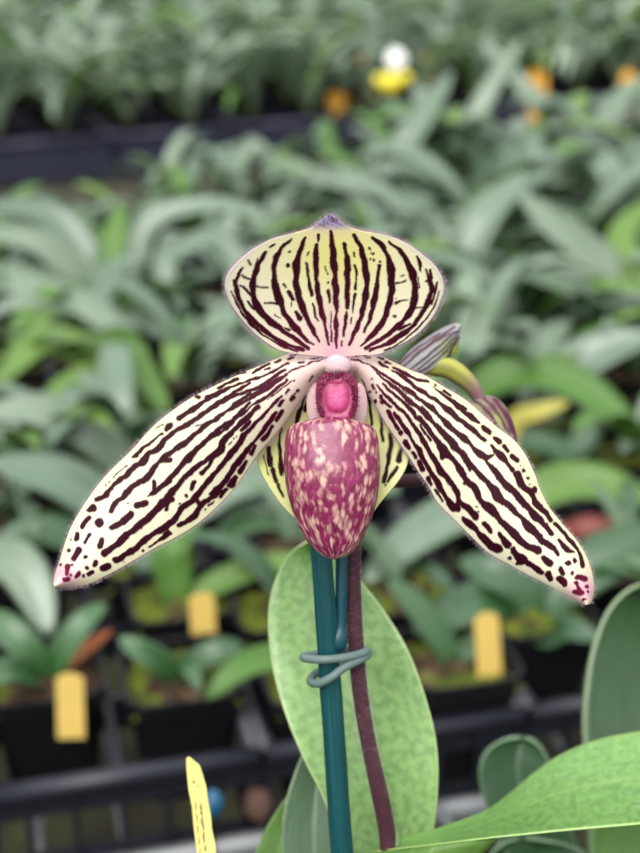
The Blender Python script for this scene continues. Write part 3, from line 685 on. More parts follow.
dv = [A_(L) for L in [
 [(592, 110, 3), (600, 200, 6.5), (606, 290, 8), (615, 400, 6.5), (620, 500, 6), (620, 600, 4.5), (618, 735, 3)],
 [(512, 180, 4.5), (512, 260, 6), (512, 350, 5.5), (525, 450, 5.5), (545, 560, 5), (568, 650, 3.5), (580, 720, 2.5)],
 [(460, 280, 2.5), (470, 350, 4), (485, 450, 4)], [(495, 500, 2.5), (508, 550, 3), (523, 590, 1.5)],
 [(455, 145, 4.5), (425, 220, 6), (405, 300, 7.5), (405, 380, 6.5), (425, 470, 7.5), (455, 560, 6), (490, 630, 5), (525, 700, 3)],
 [(360, 295, 5)], [(335, 395, 3), (350, 410, 2)], [(365, 435, 4), (385, 470, 5)], [(380, 490, 2), (384, 510, 2)], [(402, 545, 5), (425, 575, 5)], [(365, 218, 2.5), (372, 218, 2)],
 [(380, 150, 2), (320, 210, 5), (290, 280, 6), (283, 330, 5), (295, 400, 8), (320, 490, 7), (350, 560, 6), (400, 630, 6), (450, 680, 4.5), (500, 720, 3)],
 [(230, 495, 2), (270, 495, 2.5), (315, 505, 2.5)], [(340, 625, 2), (372, 635, 3)], [(290, 555, 1.5), (320, 575, 1.5)],
 [(290, 180, 3), (260, 195, 2)], [(238, 222, 3.5), (215, 265, 5), (190, 320, 6), (175, 380, 7), (178, 450, 6), (200, 520, 8), (260, 590, 7), (320, 630, 6), (390, 680, 5), (470, 735, 4)],
 [(105, 402, 2.5), (130, 420, 3), (165, 450, 3)], [(115, 345, 2.5), (150, 365, 2.5), (175, 375, 2)], [(190, 405, 2), (250, 410, 2.2)],
 [(116, 308, 3), (95, 345, 3.5), (84, 380, 4), (85, 425, 5), (105, 490, 5.5), (150, 560, 5.5), (200, 610, 5), (270, 670, 5), (350, 715, 5), (440, 745, 4)],
 [(72, 370, 2.5), (80, 430, 3)], [(58, 430, 1.5), (100, 525, 3), (160, 605, 3), (240, 672, 3), (330, 725, 3), (410, 750, 3)], [(135, 575, 1.5), (180, 620, 2), (225, 648, 1.5)],
 [(150, 265, 2), (155, 290, 2.5)], [(145, 485, 3), (178, 525, 4)], [(195, 255, 1.5), (185, 310, 3)],
 [(578, 425, 3.5), (583, 490, 2.5)], [(578, 385, 3)], [(562, 300, 2), (572, 340, 2)], [(525, 130, 3), (520, 160, 2)], [(470, 220, 1.5), (462, 240, 2)], [(590, 540, 1.5), (597, 700, 2)]]]
dv += [B_(L) for L in [
 [(78, 178, 4.5), (92, 260, 6), (95, 350, 6), (93, 450, 6), (93, 520, 4.5)], [(88, 545, 2), (85, 570, 4), (75, 630, 3), (70, 670, 3)], [(64, 700, 2), (60, 725, 2)],
 [(133, 293, 2.5), (143, 350, 3.5), (135, 420, 3)], [(134, 450, 4), (127, 490, 3), (122, 540, 2)], [(116, 570, 2), (112, 605, 1.5)], [(127, 225, 2), (128, 245, 2)],
 [(128, 135, 4.5), (165, 200, 6), (185, 270, 6.5), (198, 380, 6.5), (187, 470, 6.5), (170, 550, 5), (145, 630, 4.5), (105, 714, 3)],
 [(262, 295, 5), (255, 370, 5.5), (240, 470, 6), (222, 550, 4.5), (205, 600, 4), (180, 648, 2.5)],
 [(215, 205, 3)], [(228, 230, 3)], [(218, 255, 2.5)], [(236, 263, 3)], [(268, 270, 2.5)], [(218, 225, 2)],
 [(228, 145, 4), (285, 200, 5.5), (320, 270, 6.5), (330, 350, 7.5), (330, 430, 7), (310, 520, 6.5), (280, 600, 6.5), (230, 660, 5.5), (165, 725, 3)],
 [(345, 392, 3), (385, 382, 3), (408, 374, 2)], [(352, 495, 3), (380, 485, 2.5), (420, 475, 1.5)], [(345, 563, 4)], [(355, 470, 2)], [(380, 350, 1.5), (400, 345, 1.5)],
 [(320, 165, 3), (380, 220, 5.5), (425, 290, 6.5), (450, 360, 7.5), (455, 430, 7.5), (440, 520, 7), (400, 580, 6), (340, 640, 5.5), (270, 690, 5), (190, 738, 4)],
 [(370, 632, 4), (430, 605, 3)], [(470, 245, 2), (482, 290, 4), (486, 325, 3)], [(472, 360, 2), (478, 410, 3)], [(460, 522, 1.5), (500, 515, 2)],
 [(520, 315, 3), (530, 360, 4), (545, 420, 5.5), (520, 500, 5.5), (480, 570, 5), (420, 640, 5), (350, 685, 5), (280, 725, 4), (215, 748, 3)], [(540, 318, 3), (545, 360, 3)],
 [(575, 385, 2), (560, 440, 3), (545, 500, 2)], [(585, 430, 1.5), (560, 510, 2), (500, 600, 2.5), (430, 665, 2), (350, 722, 2), (290, 748, 2)], [(520, 375, 3)]]]
def dorsal_depth(S, U, X, Y):
    t = np.clip((357 - Y) / 143, 0, 1)
    return .3185 - .012 * t ** 1.4 - .006 * (1 - np.minimum(1, ((X - 334) / 108) ** 2)) * 0 - .008 * np.minimum(1.0, ((X - 334) / 108) ** 2)
def dorsal_fields(X, Y, S, U):
    v = vein_field(X, Y, dv, 11, wob=.8, wmul=1.0)
    rim = np.clip(1 - (1 - np.abs(U)) * 18, 0, 1)
    bl = np.clip((Y - 295) / 60, 0, 1) ** 1.1 * .62 * np.clip(1.2 - np.abs(X - 334) / 80, 0, 1) + .08 * rim + .25 * np.clip((240 - Y) / 10, 0, 1) * np.clip(1 - np.abs(X - 331) / 40, 0, 1)
    bl += .25 * np.exp(-((X - 334) / 13) ** 2) * np.clip((Y - 250) / 60, 0, 1)
    gd = np.exp(-((Y - 255) / 42) ** 2) * np.exp(-((X - 337) / 58) ** 2) * .8
    tipv = np.clip((229 - Y) / 6, 0, 1) * np.clip(.45 + .6 * fnoise(X, Y, 5, 1.2), 0, 1) * .75
    return dict(vein=np.maximum(v, tipv), blush=bl, lav=np.clip((231 - Y) / 7, 0, 1) * np.clip(1.3 - np.abs(X - 331) / 30, 0, 1) + .5 * np.clip(1 - (1 - np.abs(U)) * 30, 0, 1) * (np.abs(X - 334) > 40), gold=gd + .12)
dors, (ea, eb, D) = sheet('dorsal_sepal', dl, dr, dorsal_depth, 240, 230, M['dorsal'], flower, .0007, dorsal_fields)
fringe(dors, [(ea, (0, 1)), (eb, (-1, -1))], D, 5.0, 800, 5e-5, M['hair'], 1)

C_ = crop(210, 345); D_ = crop(130, 385); E_ = crop(50, 455)
lu = [(333, 352)] + C_([(470, 40), (400, 60), (300, 103), (200, 145), (100, 188), (0, 236)]) + D_([(330, 72), (240, 132), (150, 202), (80, 272), (20, 342)]) + E_([(340, 72), (260, 162), (190, 262), (130, 362), (90, 460), (60, 560), (32, 640)]) + [(54.5, 585)]
ll = [(331, 372)] + C_([(600, 150), (540, 205), (470, 300), (400, 400), (330, 490), (260, 570), (170, 700), (100, 792)]) + D_([(400, 705), (270, 795)]) + E_([(560, 492), (450, 556), (350, 612), (270, 652), (200, 683), (100, 700)]) + [(54.5, 586.5)]
lv = [C_(L) for L in [
 [(625, 65, 3), (560, 76, 3.5), (535, 82, 2.5)], [(500, 95, 5), (470, 103, 3)], [(530, 40, 2), (430, 62, 3)], [(445, 72, 4), (420, 80, 3)], [(420, 102, 4), (365, 130, 4), (300, 165, 4.5), (240, 185, 4.5), (160, 212, 4.5), (60, 248, 5), (-20, 285, 5.5)],
 [(375, 88, 4.5), (350, 98, 3)], [(320, 105, 4), (260, 135, 4.5), (230, 155, 3)], [(320, 130, 4), (290, 140, 3)], [(190, 152, 4), (170, 160, 3)], [(150, 185, 5), (100, 205, 4), (45, 235, 4)],
 [(630, 70, 2.5), (540, 100, 3), (470, 125, 3), (400, 160, 4)],
 [(405, 138, 5), (370, 155, 6), (300, 205, 6), (235, 240, 5.5), (190, 252, 4.5), (130, 275, 5), (70, 300, 6), (0, 338, 5)],
 [(410, 160, 4), (340, 205, 8), (270, 250, 8), (200, 295, 5.5), (130, 335, 5), (60, 375, 5.5), (0, 412, 5.5)],
 [(415, 186, 3.5), (360, 230, 5.5), (300, 280, 6), (240, 310, 5), (190, 355, 4), (130, 405, 4), (60, 465, 5), (0, 493, 6)],
 [(440, 190, 2), (380, 235, 2.5), (310, 290, 2.5)],
 [(255, 330, 7), (200, 385, 7), (150, 430, 5), (110, 470, 6), (70, 520, 7), (45, 562, 11), (0, 600, 5)],
 [(200, 415, 6), (170, 450, 5)], [(100, 530, 2.2), (115, 515, 2)], [(125, 495, 2)], [(140, 485, 1.8)],
 [(380, 270, 4), (330, 322, 5.5), (270, 385, 5.5), (200, 460, 6), (130, 560, 5.5), (60, 645, 5.5), (0, 705, 6)],
 [(415, 240, 4.5), (400, 260, 3)], [(385, 295, 5), (365, 320, 4.5)], [(345, 360, 6), (310, 415, 6.5), (260, 480, 6), (190, 565, 5.5), (120, 650, 7), (60, 735, 5.5), (0, 792, 6)],
 [(382, 350, 6), (352, 395, 6.5)], [(330, 430, 7), (300, 470, 7.5), (272, 502, 6)], [(240, 535, 5.5), (215, 575, 6.5)], [(185, 615, 5), (160, 668, 7.5)], [(135, 700, 5), (100, 745, 6)], [(80, 770, 5), (60, 790, 5)],
 [(440, 275, 5.5)], [(428, 285, 5)], [(465, 240, 4)], [(450, 255, 3)], [(410, 185, 3)], [(448, 190, 2.5)], [(545, 160, 2), (525, 185, 3)]]]
lv += [D_(L) for L in [
 [(485, 15, 5), (470, 20, 3)], [(370, 70, 5.5), (355, 65, 4)], [(560, 5, 4), (480, 50, 5), (400, 90, 6), (330, 135, 7), (262, 180, 5.5)],
 [(215, 220, 9), (195, 240, 5)], [(175, 260, 4), (110, 310, 4.5), (60, 350, 4), (22, 385, 4)], [(180, 215, 1.5), (130, 240, 1.2)],
 [(640, -5, 4), (580, 30, 6), (500, 85, 6), (430, 130, 5.5), (380, 165, 6), (320, 207, 7.5), (260, 238, 7), (190, 290, 6), (155, 338, 7.5), (90, 375, 5.5), (60, 412, 7.5), (0, 458, 5.5)],
 [(640, 50, 5.5), (540, 120, 5.5), (460, 185, 6.5), (400, 218, 7), (340, 275, 6), (270, 325, 7), (200, 370, 6.5), (140, 430, 5.5), (90, 488, 7), (20, 540, 6)], [(345, 218, 1.5), (385, 212, 2)],
 [(640, 95, 6), (560, 180, 7), (500, 218, 6.5), (440, 265, 7), (390, 310, 6), (325, 372, 9), (280, 420, 7.5), (240, 470, 5.5), (190, 520, 6), (130, 565, 6.5), (100, 592, 3)], [(130, 515, 4), (125, 560, 5)], [(70, 632, 9), (40, 640, 6)],
 [(640, 155, 9), (570, 222, 6.5), (500, 290, 7), (475, 345, 11), (420, 385, 6), (360, 432, 6.5), (290, 492, 7.5), (205, 590, 8.5), (130, 675, 7), (75, 730, 8.5), (10, 780, 6)], [(205, 620, 5), (190, 660, 3.5)],
 [(450, 375, 4), (415, 435, 5), (382, 470, 7)], [(345, 515, 6), (325, 555, 5)], [(297, 590, 4)], [(265, 630, 3)], [(635, 195, 6), (600, 240, 4.5)],
 [(640, 232, 5.5), (590, 280, 6), (540, 350, 6.5), (470, 445, 6.5), (425, 495, 6.5), (385, 545, 6.5), (340, 602, 7.5), (270, 665, 8), (235, 712, 6.5), (190, 755, 6), (120, 795, 5.5)],
 [(640, 325, 5.5), (600, 385, 6), (555, 440, 6.5), (495, 520, 7.5), (440, 590, 8), (375, 640, 6.5), (340, 690, 7), (300, 725, 7), (255, 745, 5)], [(350, 605, 5), (370, 640, 5)],
 [(605, 420, 5), (585, 458, 8)], [(565, 490, 5), (535, 535, 6.5)], [(510, 555, 5), (480, 590, 5)], [(445, 620, 3), (415, 640, 3.5)], [(400, 660, 2.5)], [(205, 780, 6), (185, 795, 5)]]]
lv += [E_(L) for L in [
 [(520, 0, 6), (500, 40, 7.5), (450, 65, 5.5), (405, 110, 7), (340, 162, 5.5), (295, 222, 7), (255, 240, 5)], [(460, 5, 5)], [(415, 55, 1.5), (345, 120, 1.5)], [(318, 145, 2)], [(300, 162, 2)],
 [(640, 25, 5.5), (575, 45, 5.5), (515, 120, 7.5), (450, 160, 6), (400, 222, 7), (345, 262, 6), (325, 300, 5.5)], [(265, 362, 10)], [(215, 425, 5), (185, 470, 3.5)], [(155, 510, 6.5), (132, 555, 5.5)],
 [(235, 285, 7.5), (210, 300, 6)], [(210, 335, 5.5), (175, 385, 5)], [(150, 420, 4), (145, 450, 5)], [(105, 510, 4.5)], [(65, 588, 3)], [(118, 455, 2)],
 [(560, 150, 5), (555, 190, 6), (535, 205, 4)], [(640, 135, 6), (590, 168, 7.5), (550, 195, 5)], [(510, 255, 8), (465, 268, 7)], [(430, 315, 7.5), (380, 360, 7), (330, 390, 6)], [(278, 455, 6), (265, 485, 6)], [(245, 570, 5), (235, 585, 5)], [(222, 622, 5), (205, 632, 4)], [(418, 255, 2)],
 [(640, 235, 9), (560, 290, 6.5), (505, 350, 9), (420, 418, 7), (370, 460, 6.5), (320, 505, 6), (285, 528, 7)], [(620, 290, 4)], [(190, 545, 4.5)], [(195, 600, 4.5)], [(175, 642, 4)],
 [(640, 355, 6), (575, 400, 5.5), (490, 465, 7), (425, 515, 6.5), (350, 558, 7)], [(310, 590, 7), (275, 600, 6.5)], [(640, 415, 6), (600, 440, 4.5), (530, 485, 2.5)], [(495, 508, 3.5)],
 [(100, 600, 5.5), (90, 640, 4)], [(110, 640, 3)], [(150, 630, 5), (135, 645, 4)], [(100, 660, 3.5), (72, 668, 3)], [(120, 590, 3)], [(388, 565, 1.5)]]]
def lp_depth(S, U, X, Y): return .3195 - .010 * S ** 1.3 + .0035 * U * U - .0015 * np.sin(S * 7 + U)
def lp_fields(X, Y, S, U):
    bl = np.clip((X - 225) / 95, 0, 1) ** 1.5 * .62 + .9 * np.exp(-(((X - 66) ** 2 + (Y - 575) ** 2) / 200)) + .1 * np.clip(1 - (1 - np.abs(U)) * 22, 0, 1)
    return dict(vein=vein_field(X, Y, lv, 21, wob=.75, wmul=.60 + .38 * np.clip(S * 1.3, 0, 1)), blush=bl, gold=.35 * np.clip(np.abs(U) * 1.5 - .6, 0, 1) + .12)
lp, (ea, eb, D) = sheet('petal', lu, ll, lp_depth, 350, 150, M['petal'], flower, .0007, lp_fields)
fringe(lp, [(ea, (0, -1)), (eb, (-1, 1))], D, 5.5, 1000, 5e-5, M['hair'], 2)

F_ = crop(345, 345); G_ = crop(420, 405); H_ = crop(490, 470)
ru = [(337, 352)] + F_([(30, 15), (100, 32), (170, 55), (260, 97), (350, 140), (420, 165), (520, 225), (640, 297)]) + G_([(350, 72), (420, 132), (500, 192), (560, 272), (608, 372)]) + H_([(260, 100), (310, 200), (380, 290), (450, 370), (502, 450), (535, 540), (547, 620), (538, 690)]) + [(588, 604)]
rl = [(340, 372)] + F_([(60, 140), (90, 175), (140, 262), (180, 342), (220, 412), (280, 500), (350, 602), (400, 682)]) + G_([(50, 432), (100, 520), (190, 612), (280, 702), (372, 787)]) + H_([(100, 497), (200, 552), (300, 602), (400, 657), (480, 702)]) + [(586, 604.5)]
rv = [F_(L) for L in [
 [(10, 60, 3), (40, 55, 3.5), (70, 68, 3)], [(20, 75, 3), (110, 100, 3), (180, 145, 4), (255, 195, 6), (330, 240, 7), (390, 285, 6.5), (450, 330, 6.5), (510, 385, 6.5), (560, 435, 6.5), (640, 500, 6.5)],
 [(100, 60, 5), (130, 75, 4)], [(105, 45, 3), (125, 52, 3)], [(175, 70, 4), (200, 80, 3)], [(215, 95, 6), (245, 108, 4)], [(180, 100, 5.5), (230, 128, 4)], [(260, 125, 5.5), (330, 163, 6), (375, 188, 5), (395, 190, 6), (445, 200, 4.5)], [(480, 215, 3)], [(525, 250, 4.5), (560, 272, 4)], [(470, 225, 2.5), (530, 275, 4.5), (590, 315, 7), (640, 345, 6)],
 [(250, 140, 4), (310, 175, 5.5), (360, 215, 6.5), (420, 258, 7.5), (455, 280, 5), (490, 300, 7.5), (545, 350, 6.5), (590, 385, 7.5), (640, 420, 5.5)],
 [(130, 110, 2.5), (200, 180, 4), (280, 240, 7), (350, 305, 8), (420, 360, 6.5), (480, 425, 6.5), (540, 490, 7.5), (590, 550, 7.5), (640, 600, 6.5)],
 [(200, 205, 3.5), (250, 255, 5), (310, 305, 5.5), (370, 365, 7.5), (385, 395, 6), (430, 430, 5), (475, 495, 6), (530, 580, 9), (590, 620, 6), (640, 690, 7.5)], [(520, 570, 10), (515, 600, 4)],
 [(215, 225, 2.5), (290, 280, 3)],
 [(400, 425, 4), (430, 470, 4.5)], [(440, 480, 3), (460, 508, 4)],
 [(170, 210, 3), (235, 285, 5.5), (300, 345, 5.5), (350, 400, 6), (400, 480, 7), (450, 560, 6.5), (500, 640, 6.5), (550, 710, 7.5), (600, 785, 6.5)],
 [(195, 280, 5.5), (245, 330, 5.5)], [(265, 360, 6), (300, 410, 6.5), (345, 475, 6), (385, 540, 6.5), (430, 620, 6.5), (480, 710, 7.5), (520, 775, 7.5)],
 [(150, 210, 4), (160, 235, 3)], [(195, 270, 4)], [(165, 300, 5)], [(205, 300, 6)], [(232, 350, 7), (260, 400, 7), (285, 445, 7)], [(300, 465, 6)], [(325, 515, 7.5), (345, 550, 7)], [(365, 570, 6), (378, 595, 6)], [(400, 620, 6.5), (420, 660, 7)], [(450, 710, 7.5), (462, 740, 6)], [(490, 775, 4), (500, 795, 4)],
 [(90, 170, 2.5), (110, 215, 3)], [(140, 245, 3)], [(145, 180, 2)], [(170, 250, 2.5)], [(255, 195, 2), (330, 262, 2.5)]]]
rv += [G_(L) for L in [
 [(195, 5, 6), (260, 62, 8), (312, 95, 5)], [(335, 120, 7), (368, 155, 7.5)], [(398, 178, 6), (420, 198, 7.5)], [(448, 225, 6), (468, 248, 6)], [(490, 272, 6.5), (512, 300, 6.5)], [(550, 352, 4.5)], [(532, 325, 2)], [(573, 388, 3.5)], [(580, 422, 2)], [(610, 450, 5)],
 [(125, 0, 5), (185, 58, 8), (245, 105, 7), (300, 155, 7), (345, 190, 4.5)], [(378, 222, 6), (430, 275, 8.5), (490, 345, 6)], [(515, 370, 7.5), (540, 415, 8), (575, 460, 6), (600, 500, 7.5), (640, 555, 6)],
 [(60, 10, 6), (120, 80, 6.5), (170, 130, 7.5), (228, 172, 9), (280, 222, 6.5), (340, 280, 9), (390, 268, 4)], [(345, 285, 6), (420, 380, 6), (470, 438, 10), (530, 502, 6.5), (600, 572, 6.5), (645, 622, 6.5)],
 [(10, 15, 6), (80, 100, 6.5), (145, 168, 8.5), (200, 222, 6.5), (245, 292, 9.5), (300, 352, 6.5), (350, 402, 8), (420, 490, 10.5), (480, 542, 6.5), (540, 602, 6.5), (590, 662, 9), (640, 702, 6.5)], [(260, 320, 4), (268, 350, 3)],
 [(0, 65, 6.5), (60, 142, 6.5), (115, 212, 7), (145, 255, 9), (175, 280, 6.5), (220, 350, 8), (250, 400, 9), (300, 450, 8.5), (328, 512, 9.5), (390, 562, 10), (440, 622, 7.5), (510, 692, 7.5), (560, 742, 7.5), (625, 780, 9)], [(130, 245, 8), (125, 285, 4)], [(240, 415, 4)],
 [(0, 160, 7), (50, 240, 6.5), (110, 342, 9), (160, 402, 6.5), (200, 462, 8), (212, 510, 7), (262, 552, 7.5), (300, 592, 9)], [(345, 630, 6.5), (378, 672, 5.5)], [(430, 688, 7), (470, 745, 7.5)], [(500, 770, 8), (525, 800, 7)], [(310, 570, 2.5)], [(305, 540, 2)],
 [(0, 238, 6), (40, 322, 7), (92, 402, 8), (135, 480, 6.5), (180, 540, 10), (205, 550, 9)], [(205, 480, 5), (205, 560, 6)], [(235, 600, 6.5), (300, 662, 8), (360, 722, 8), (400, 765, 10), (430, 765, 8)],
 [(0, 310, 6), (20, 345, 5)], [(45, 390, 6), (62, 418, 6.5)], [(85, 450, 3), (122, 508, 3.5)], [(150, 530, 3)], [(5, 115, 4.5), (30, 150, 4)], [(40, 165, 2.5), (55, 190, 3)]]]
rv += [H_(L) for L in [
 [(175, 8, 4)], [(200, 42, 3)], [(232, 100, 5.5), (240, 120, 3)],
 [(140, 25, 8.5), (165, 75, 9), (215, 125, 7.5), (232, 172, 7), (290, 232, 6), (322, 270, 6)], [(345, 290, 5), (400, 352, 4.5), (450, 412, 4.5), (475, 455, 4.5), (488, 512, 5)], [(272, 195, 3)],
 [(20, 0, 6.5), (95, 90, 10), (150, 142, 6.5), (222, 235, 8), (275, 285, 6.5), (325, 345, 5)], [(300, 290, 3)], [(365, 378, 4.5), (400, 422, 5.5), (440, 442, 4)],
 [(0, 90, 6.5), (45, 150, 10), (100, 192, 7), (160, 252, 6.5), (215, 318, 9), (270, 372, 6.5), (318, 405, 7), (358, 452, 5)],
 [(0, 205, 7.5), (50, 262, 7), (110, 330, 6.5), (155, 370, 6.5), (195, 405, 7.5), (250, 430, 9)], [(285, 462, 5), (320, 500, 8)], [(375, 530, 7), (388, 550, 5)], [(410, 498, 5.5)],
 [(60, 340, 5.5), (85, 385, 8), (105, 408, 4)], [(125, 435, 7), (170, 470, 11), (150, 495, 5)], [(205, 495, 6), (250, 522, 7), (278, 540, 4.5)], [(310, 548, 7), (325, 575, 7)], [(370, 575, 6), (400, 608, 7)], [(105, 465, 4)],
 [(0, 390, 8), (45, 418, 10)], [(0, 315, 4)],
 [(445, 487, 5)], [(435, 550, 4)], [(465, 572, 6), (495, 582, 6)], [(455, 600, 4), (480, 650, 5)], [(450, 640, 4), (485, 655, 5)], [(510, 622, 4.5)], [(500, 690, 3)], [(515, 650, 3)]]]
def rp_depth(S, U, X, Y): return .3195 - .008 * S ** 1.3 + .0035 * U * U + .0015 * np.sin(S * 7 - U)
def rp_fields(X, Y, S, U):
    bl = np.clip((445 - X) / 95, 0, 1) ** 1.5 * .62 + .9 * np.exp(-(((X - 583) ** 2 + (Y - 590) ** 2) / 260)) + .1 * np.clip(1 - (1 - np.abs(U)) * 22, 0, 1)
    return dict(vein=vein_field(X, Y, rv, 31, wob=.75, wmul=.56 + .36 * np.clip(S * 1.3, 0, 1)), blush=bl, gold=.4 * np.clip(-U * 1.6 - .4, 0, 1) + .15)
rpet, (ea, eb, D) = sheet('petal', ru, rl, rp_depth, 350, 150, M['petal'], flower, .0007, rp_fields)
fringe(rpet, [(ea, (0, 1)), (eb, (-1, -1))], D, 5.5, 1000, 5e-5, M['hair'], 3)

# ---- synsepal behind the pouch
sl_ = [(318, 358), (304, 380), (292, 408), (274, 432), (262, 446), (257, 458), (261, 472), (270, 488), (283, 506), (300, 520), (332, 528)]
sr_ = [(354, 358), (368, 380), (378, 402), (392, 425), (404, 446), (408, 458), (405, 470), (396, 484), (382, 500), (365, 518), (332, 528)]
sv = [[(305, 395, 2), (298, 415, 4), (290, 450, 4), (281, 475, 3)], [(318, 380, 2), (304, 410, 4)], [(281, 428, 3), (279, 440, 3), (281, 472, 5)], [(268, 448, 4.5), (270, 465, 5)], [(272, 470, 4), (276, 482, 3.5)], [(278, 485, 3), (282, 497, 2.5)], [(263, 455, 1.5), (268, 475, 1.5)],
      [(362, 378, 2), (370, 400, 3), (372, 425, 3)], [(369, 390, 2), (380, 410, 3), (383, 440, 3)], [(391, 425, 3), (391, 445, 5), (387, 470, 4), (384, 482, 4)], [(402, 446, 4), (399, 460, 5.5)], [(397, 468, 4), (388, 482, 3)], [(386, 485, 2.5)], [(377, 395, 2), (386, 420, 2)], [(355, 380, 2), (360, 420, 3)]]
def sy_fields(X, Y, S, U): return dict(vein=vein_field(X, Y, sv, 41, wob=.7), blush=.45 * np.clip((395 - Y) / 25, 0, 1), gold=.3 + .3 * fnoise(X, Y, 9, .08))
sheet('synsepal', sl_, sr_, lambda S, U, X, Y: .3285 - .002 * S - .003 * U * U, 140, 140, M['syn'], flower, .0007, sy_fields)

# ---- pouch
pl = np.array([(417, 301), (419, 291), (423, 286.5), (435, 284.5), (462, 283.5), (480, 285), (494, 287.5), (510, 292), (526, 298), (540, 306), (550, 315), (556, 323), (559.5, 331)])
pr = np.array([(417, 362), (419, 371), (423, 376), (435, 379), (467, 380.5), (485, 379.5), (503, 376.5), (518, 372), (532, 366), (543, 361), (552, 353), (557, 345), (559.5, 335)])
def pouch():
    ys = np.r_[np.linspace(417, 424, 10), np.linspace(426, 552, 70), np.linspace(553.5, 559.5, 9)]; n = 96; V = []; uv = []; th = np.linspace(0, 2 * math.pi, n, endpoint=False)
    def ring(y, k, rise):
        a, b = np.interp(y, pl[:, 0], pl[:, 1]), np.interp(y, pr[:, 0], pr[:, 1]); c, h = (a + b) / 2, (b - a) / 2 * k
        c0, s0 = np.cos(th), np.sin(th); e = 0.86
        x = c + h * np.sign(c0) * np.abs(c0) ** e; dep = np.where(s0 > 0, .62, .5) * h * np.sign(s0) * np.abs(s0) ** e
        belly = 9 * math.exp(-((y - 480) / 45) ** 2)
        yy = y + rise * (1 - s0) / 2 * 18 + 0 * s0
        return x, yy, .3175 - (dep + np.where(s0 > 0, s0, 0) * belly) * .32 / F
    rows = [ring(y, .9, 1) for y in np.linspace(470, 424, 8)]
    rows += [ring(418.2, .94, 1)]
    for y in ys: rows.append(ring(y, 1.0, max(0, 1 - (y - 417) / 60)))
    for q, (x, yy, d) in enumerate(rows):
        V.append(unproj(x, yy, d)); uv.append(np.stack([np.full(n, (q - 9) / len(ys)), np.abs(((th / (2 * math.pi)) + .25) % 1 - .0)], 1))
    G = np.concatenate(V); Fc = []
    for q in range(len(rows) - 1):
        for j in range(n): Fc.append([q * n + j, q * n + (j + 1) % n, (q + 1) * n + (j + 1) % n, (q + 1) * n + j])
    Fc.append([(len(rows) - 1) * n + j for j in range(n)])
    return link('pouch', mesh('pouch', G, Fc, np.concatenate(uv)), M['pouch'], flower)
po = pouch(); tag(po, 'speckled rose-purple slipper pouch')
# ---- side lobes, staminode
rot_blob('side_lobe', 314.5, 404, .3215, 8, 22, 3, M['lobe'], flower, n=24); rot_blob('side_lobe', 359.5, 405, .3215, 8, 22, 3, M['lobe'], flower, n=24)
def staminode():
    n, m = 26, 64; V = []; uv = []
    for i in range(n + 1):
        r = i / n
        for j in range(m):
            a = 2 * math.pi * j / m; c, s = math.cos(a), math.sin(a)
            q = (abs(c) ** 2.7 + abs(s) ** 2.7) ** (-1 / 2.7)
            x = 337 + 20 * r * c * q * (1 + .06 * s); y = 397.5 - 25 * r * s * q
            if s > 0: y += 4 * r * math.exp(-(x - 337) ** 2 / 30)
            z = 9 * (1 - r ** 2) ** .5 * .55 + 1.0 * math.exp(-((r - .84) / .13) ** 2) - .8 * math.exp(-((r - .6) / .12) ** 2)
            V.append(P(x, y, .3145 - z * .24e-3)); uv.append((r, j / m))
    Fc = [[i * m + j, i * m + (j + 1) % m, (i + 1) * m + (j + 1) % m, (i + 1) * m + j] for i in range(n) for j in range(m)]
    o = link('staminode', mesh('staminode', V, Fc, uv), M['staminode'], flower); solidify(o, .0006, 0)
    h = MB(); rr = random.Random(5)
    for k in range(1300):
        a = rr.uniform(0, 2 * math.pi); c, s = math.cos(a), math.sin(a); q = (abs(c) ** 2.7 + abs(s) ** 2.7) ** (-1 / 2.7)
        if s < -.75: continue
        rad = rr.uniform(.7, 1.0); x, y = 337 + 20 * rad * c * q, 397.5 - 25 * rad * s * q; d = .3130
        L = rr.uniform(2.5, 5.5); h.hair(P(x, y, d), P(x + c * L + rr.uniform(-1, 1), y - s * L + rr.uniform(-1, 1), d - rr.uniform(0, .0006)), 5.5e-5)
    tag(h.build('bristles', M['magenta_hair'], o), kind='stuff'); return o
tag(staminode(), 'magenta shield with bristly rim')

# ---- stalk, ovary, bud
st_pts = [(336, 372, .326), (345, 395, .338), (352, 440, .346), (352.5, 500, .3475), (352.5, 560, .3475), (354.5, 620, .348), (360, 690, .3495), (369, 745, .351), (380, 795, .353), (388, 840, .356), (391, 900, .359)]
sp_w = [P(*p) for p in st_pts] + [CROWN + Vector((.004, .006, .02)), CROWN + Vector((0, 0, -.01))]
stem = tube('flower_stalk', sp_w, [.0020] * 3 + [.0021] * 5 + [.0023] * 3 + [.0032, .0035], M['stem'], orchid, 140, 18)
h = MB(); rr = random.Random(9)
ctr = resample(np.array([list(p) for p in sp_w[2:11]]), 200)
for k in range(9000):
    i = rr.randrange(200); c = Vector(ctr[i]); t = Vector(ctr[min(i + 1, 199)]) - Vector(ctr[max(i - 1, 0)]); t.normalize(); nn = t.orthogonal().normalized(); b = t.cross(nn)
    a = rr.uniform(0, 6.283); dv_ = nn * math.cos(a) + b * math.sin(a); rad = .00205
    h.hair(c + dv_ * rad, c + dv_ * (rad + rr.uniform(.0003, .0007)) + t * rr.uniform(-2e-4, 2e-4), 2.6e-5)
tag(h.build('stalk_hairs', M['white_hair'], stem), kind='stuff')
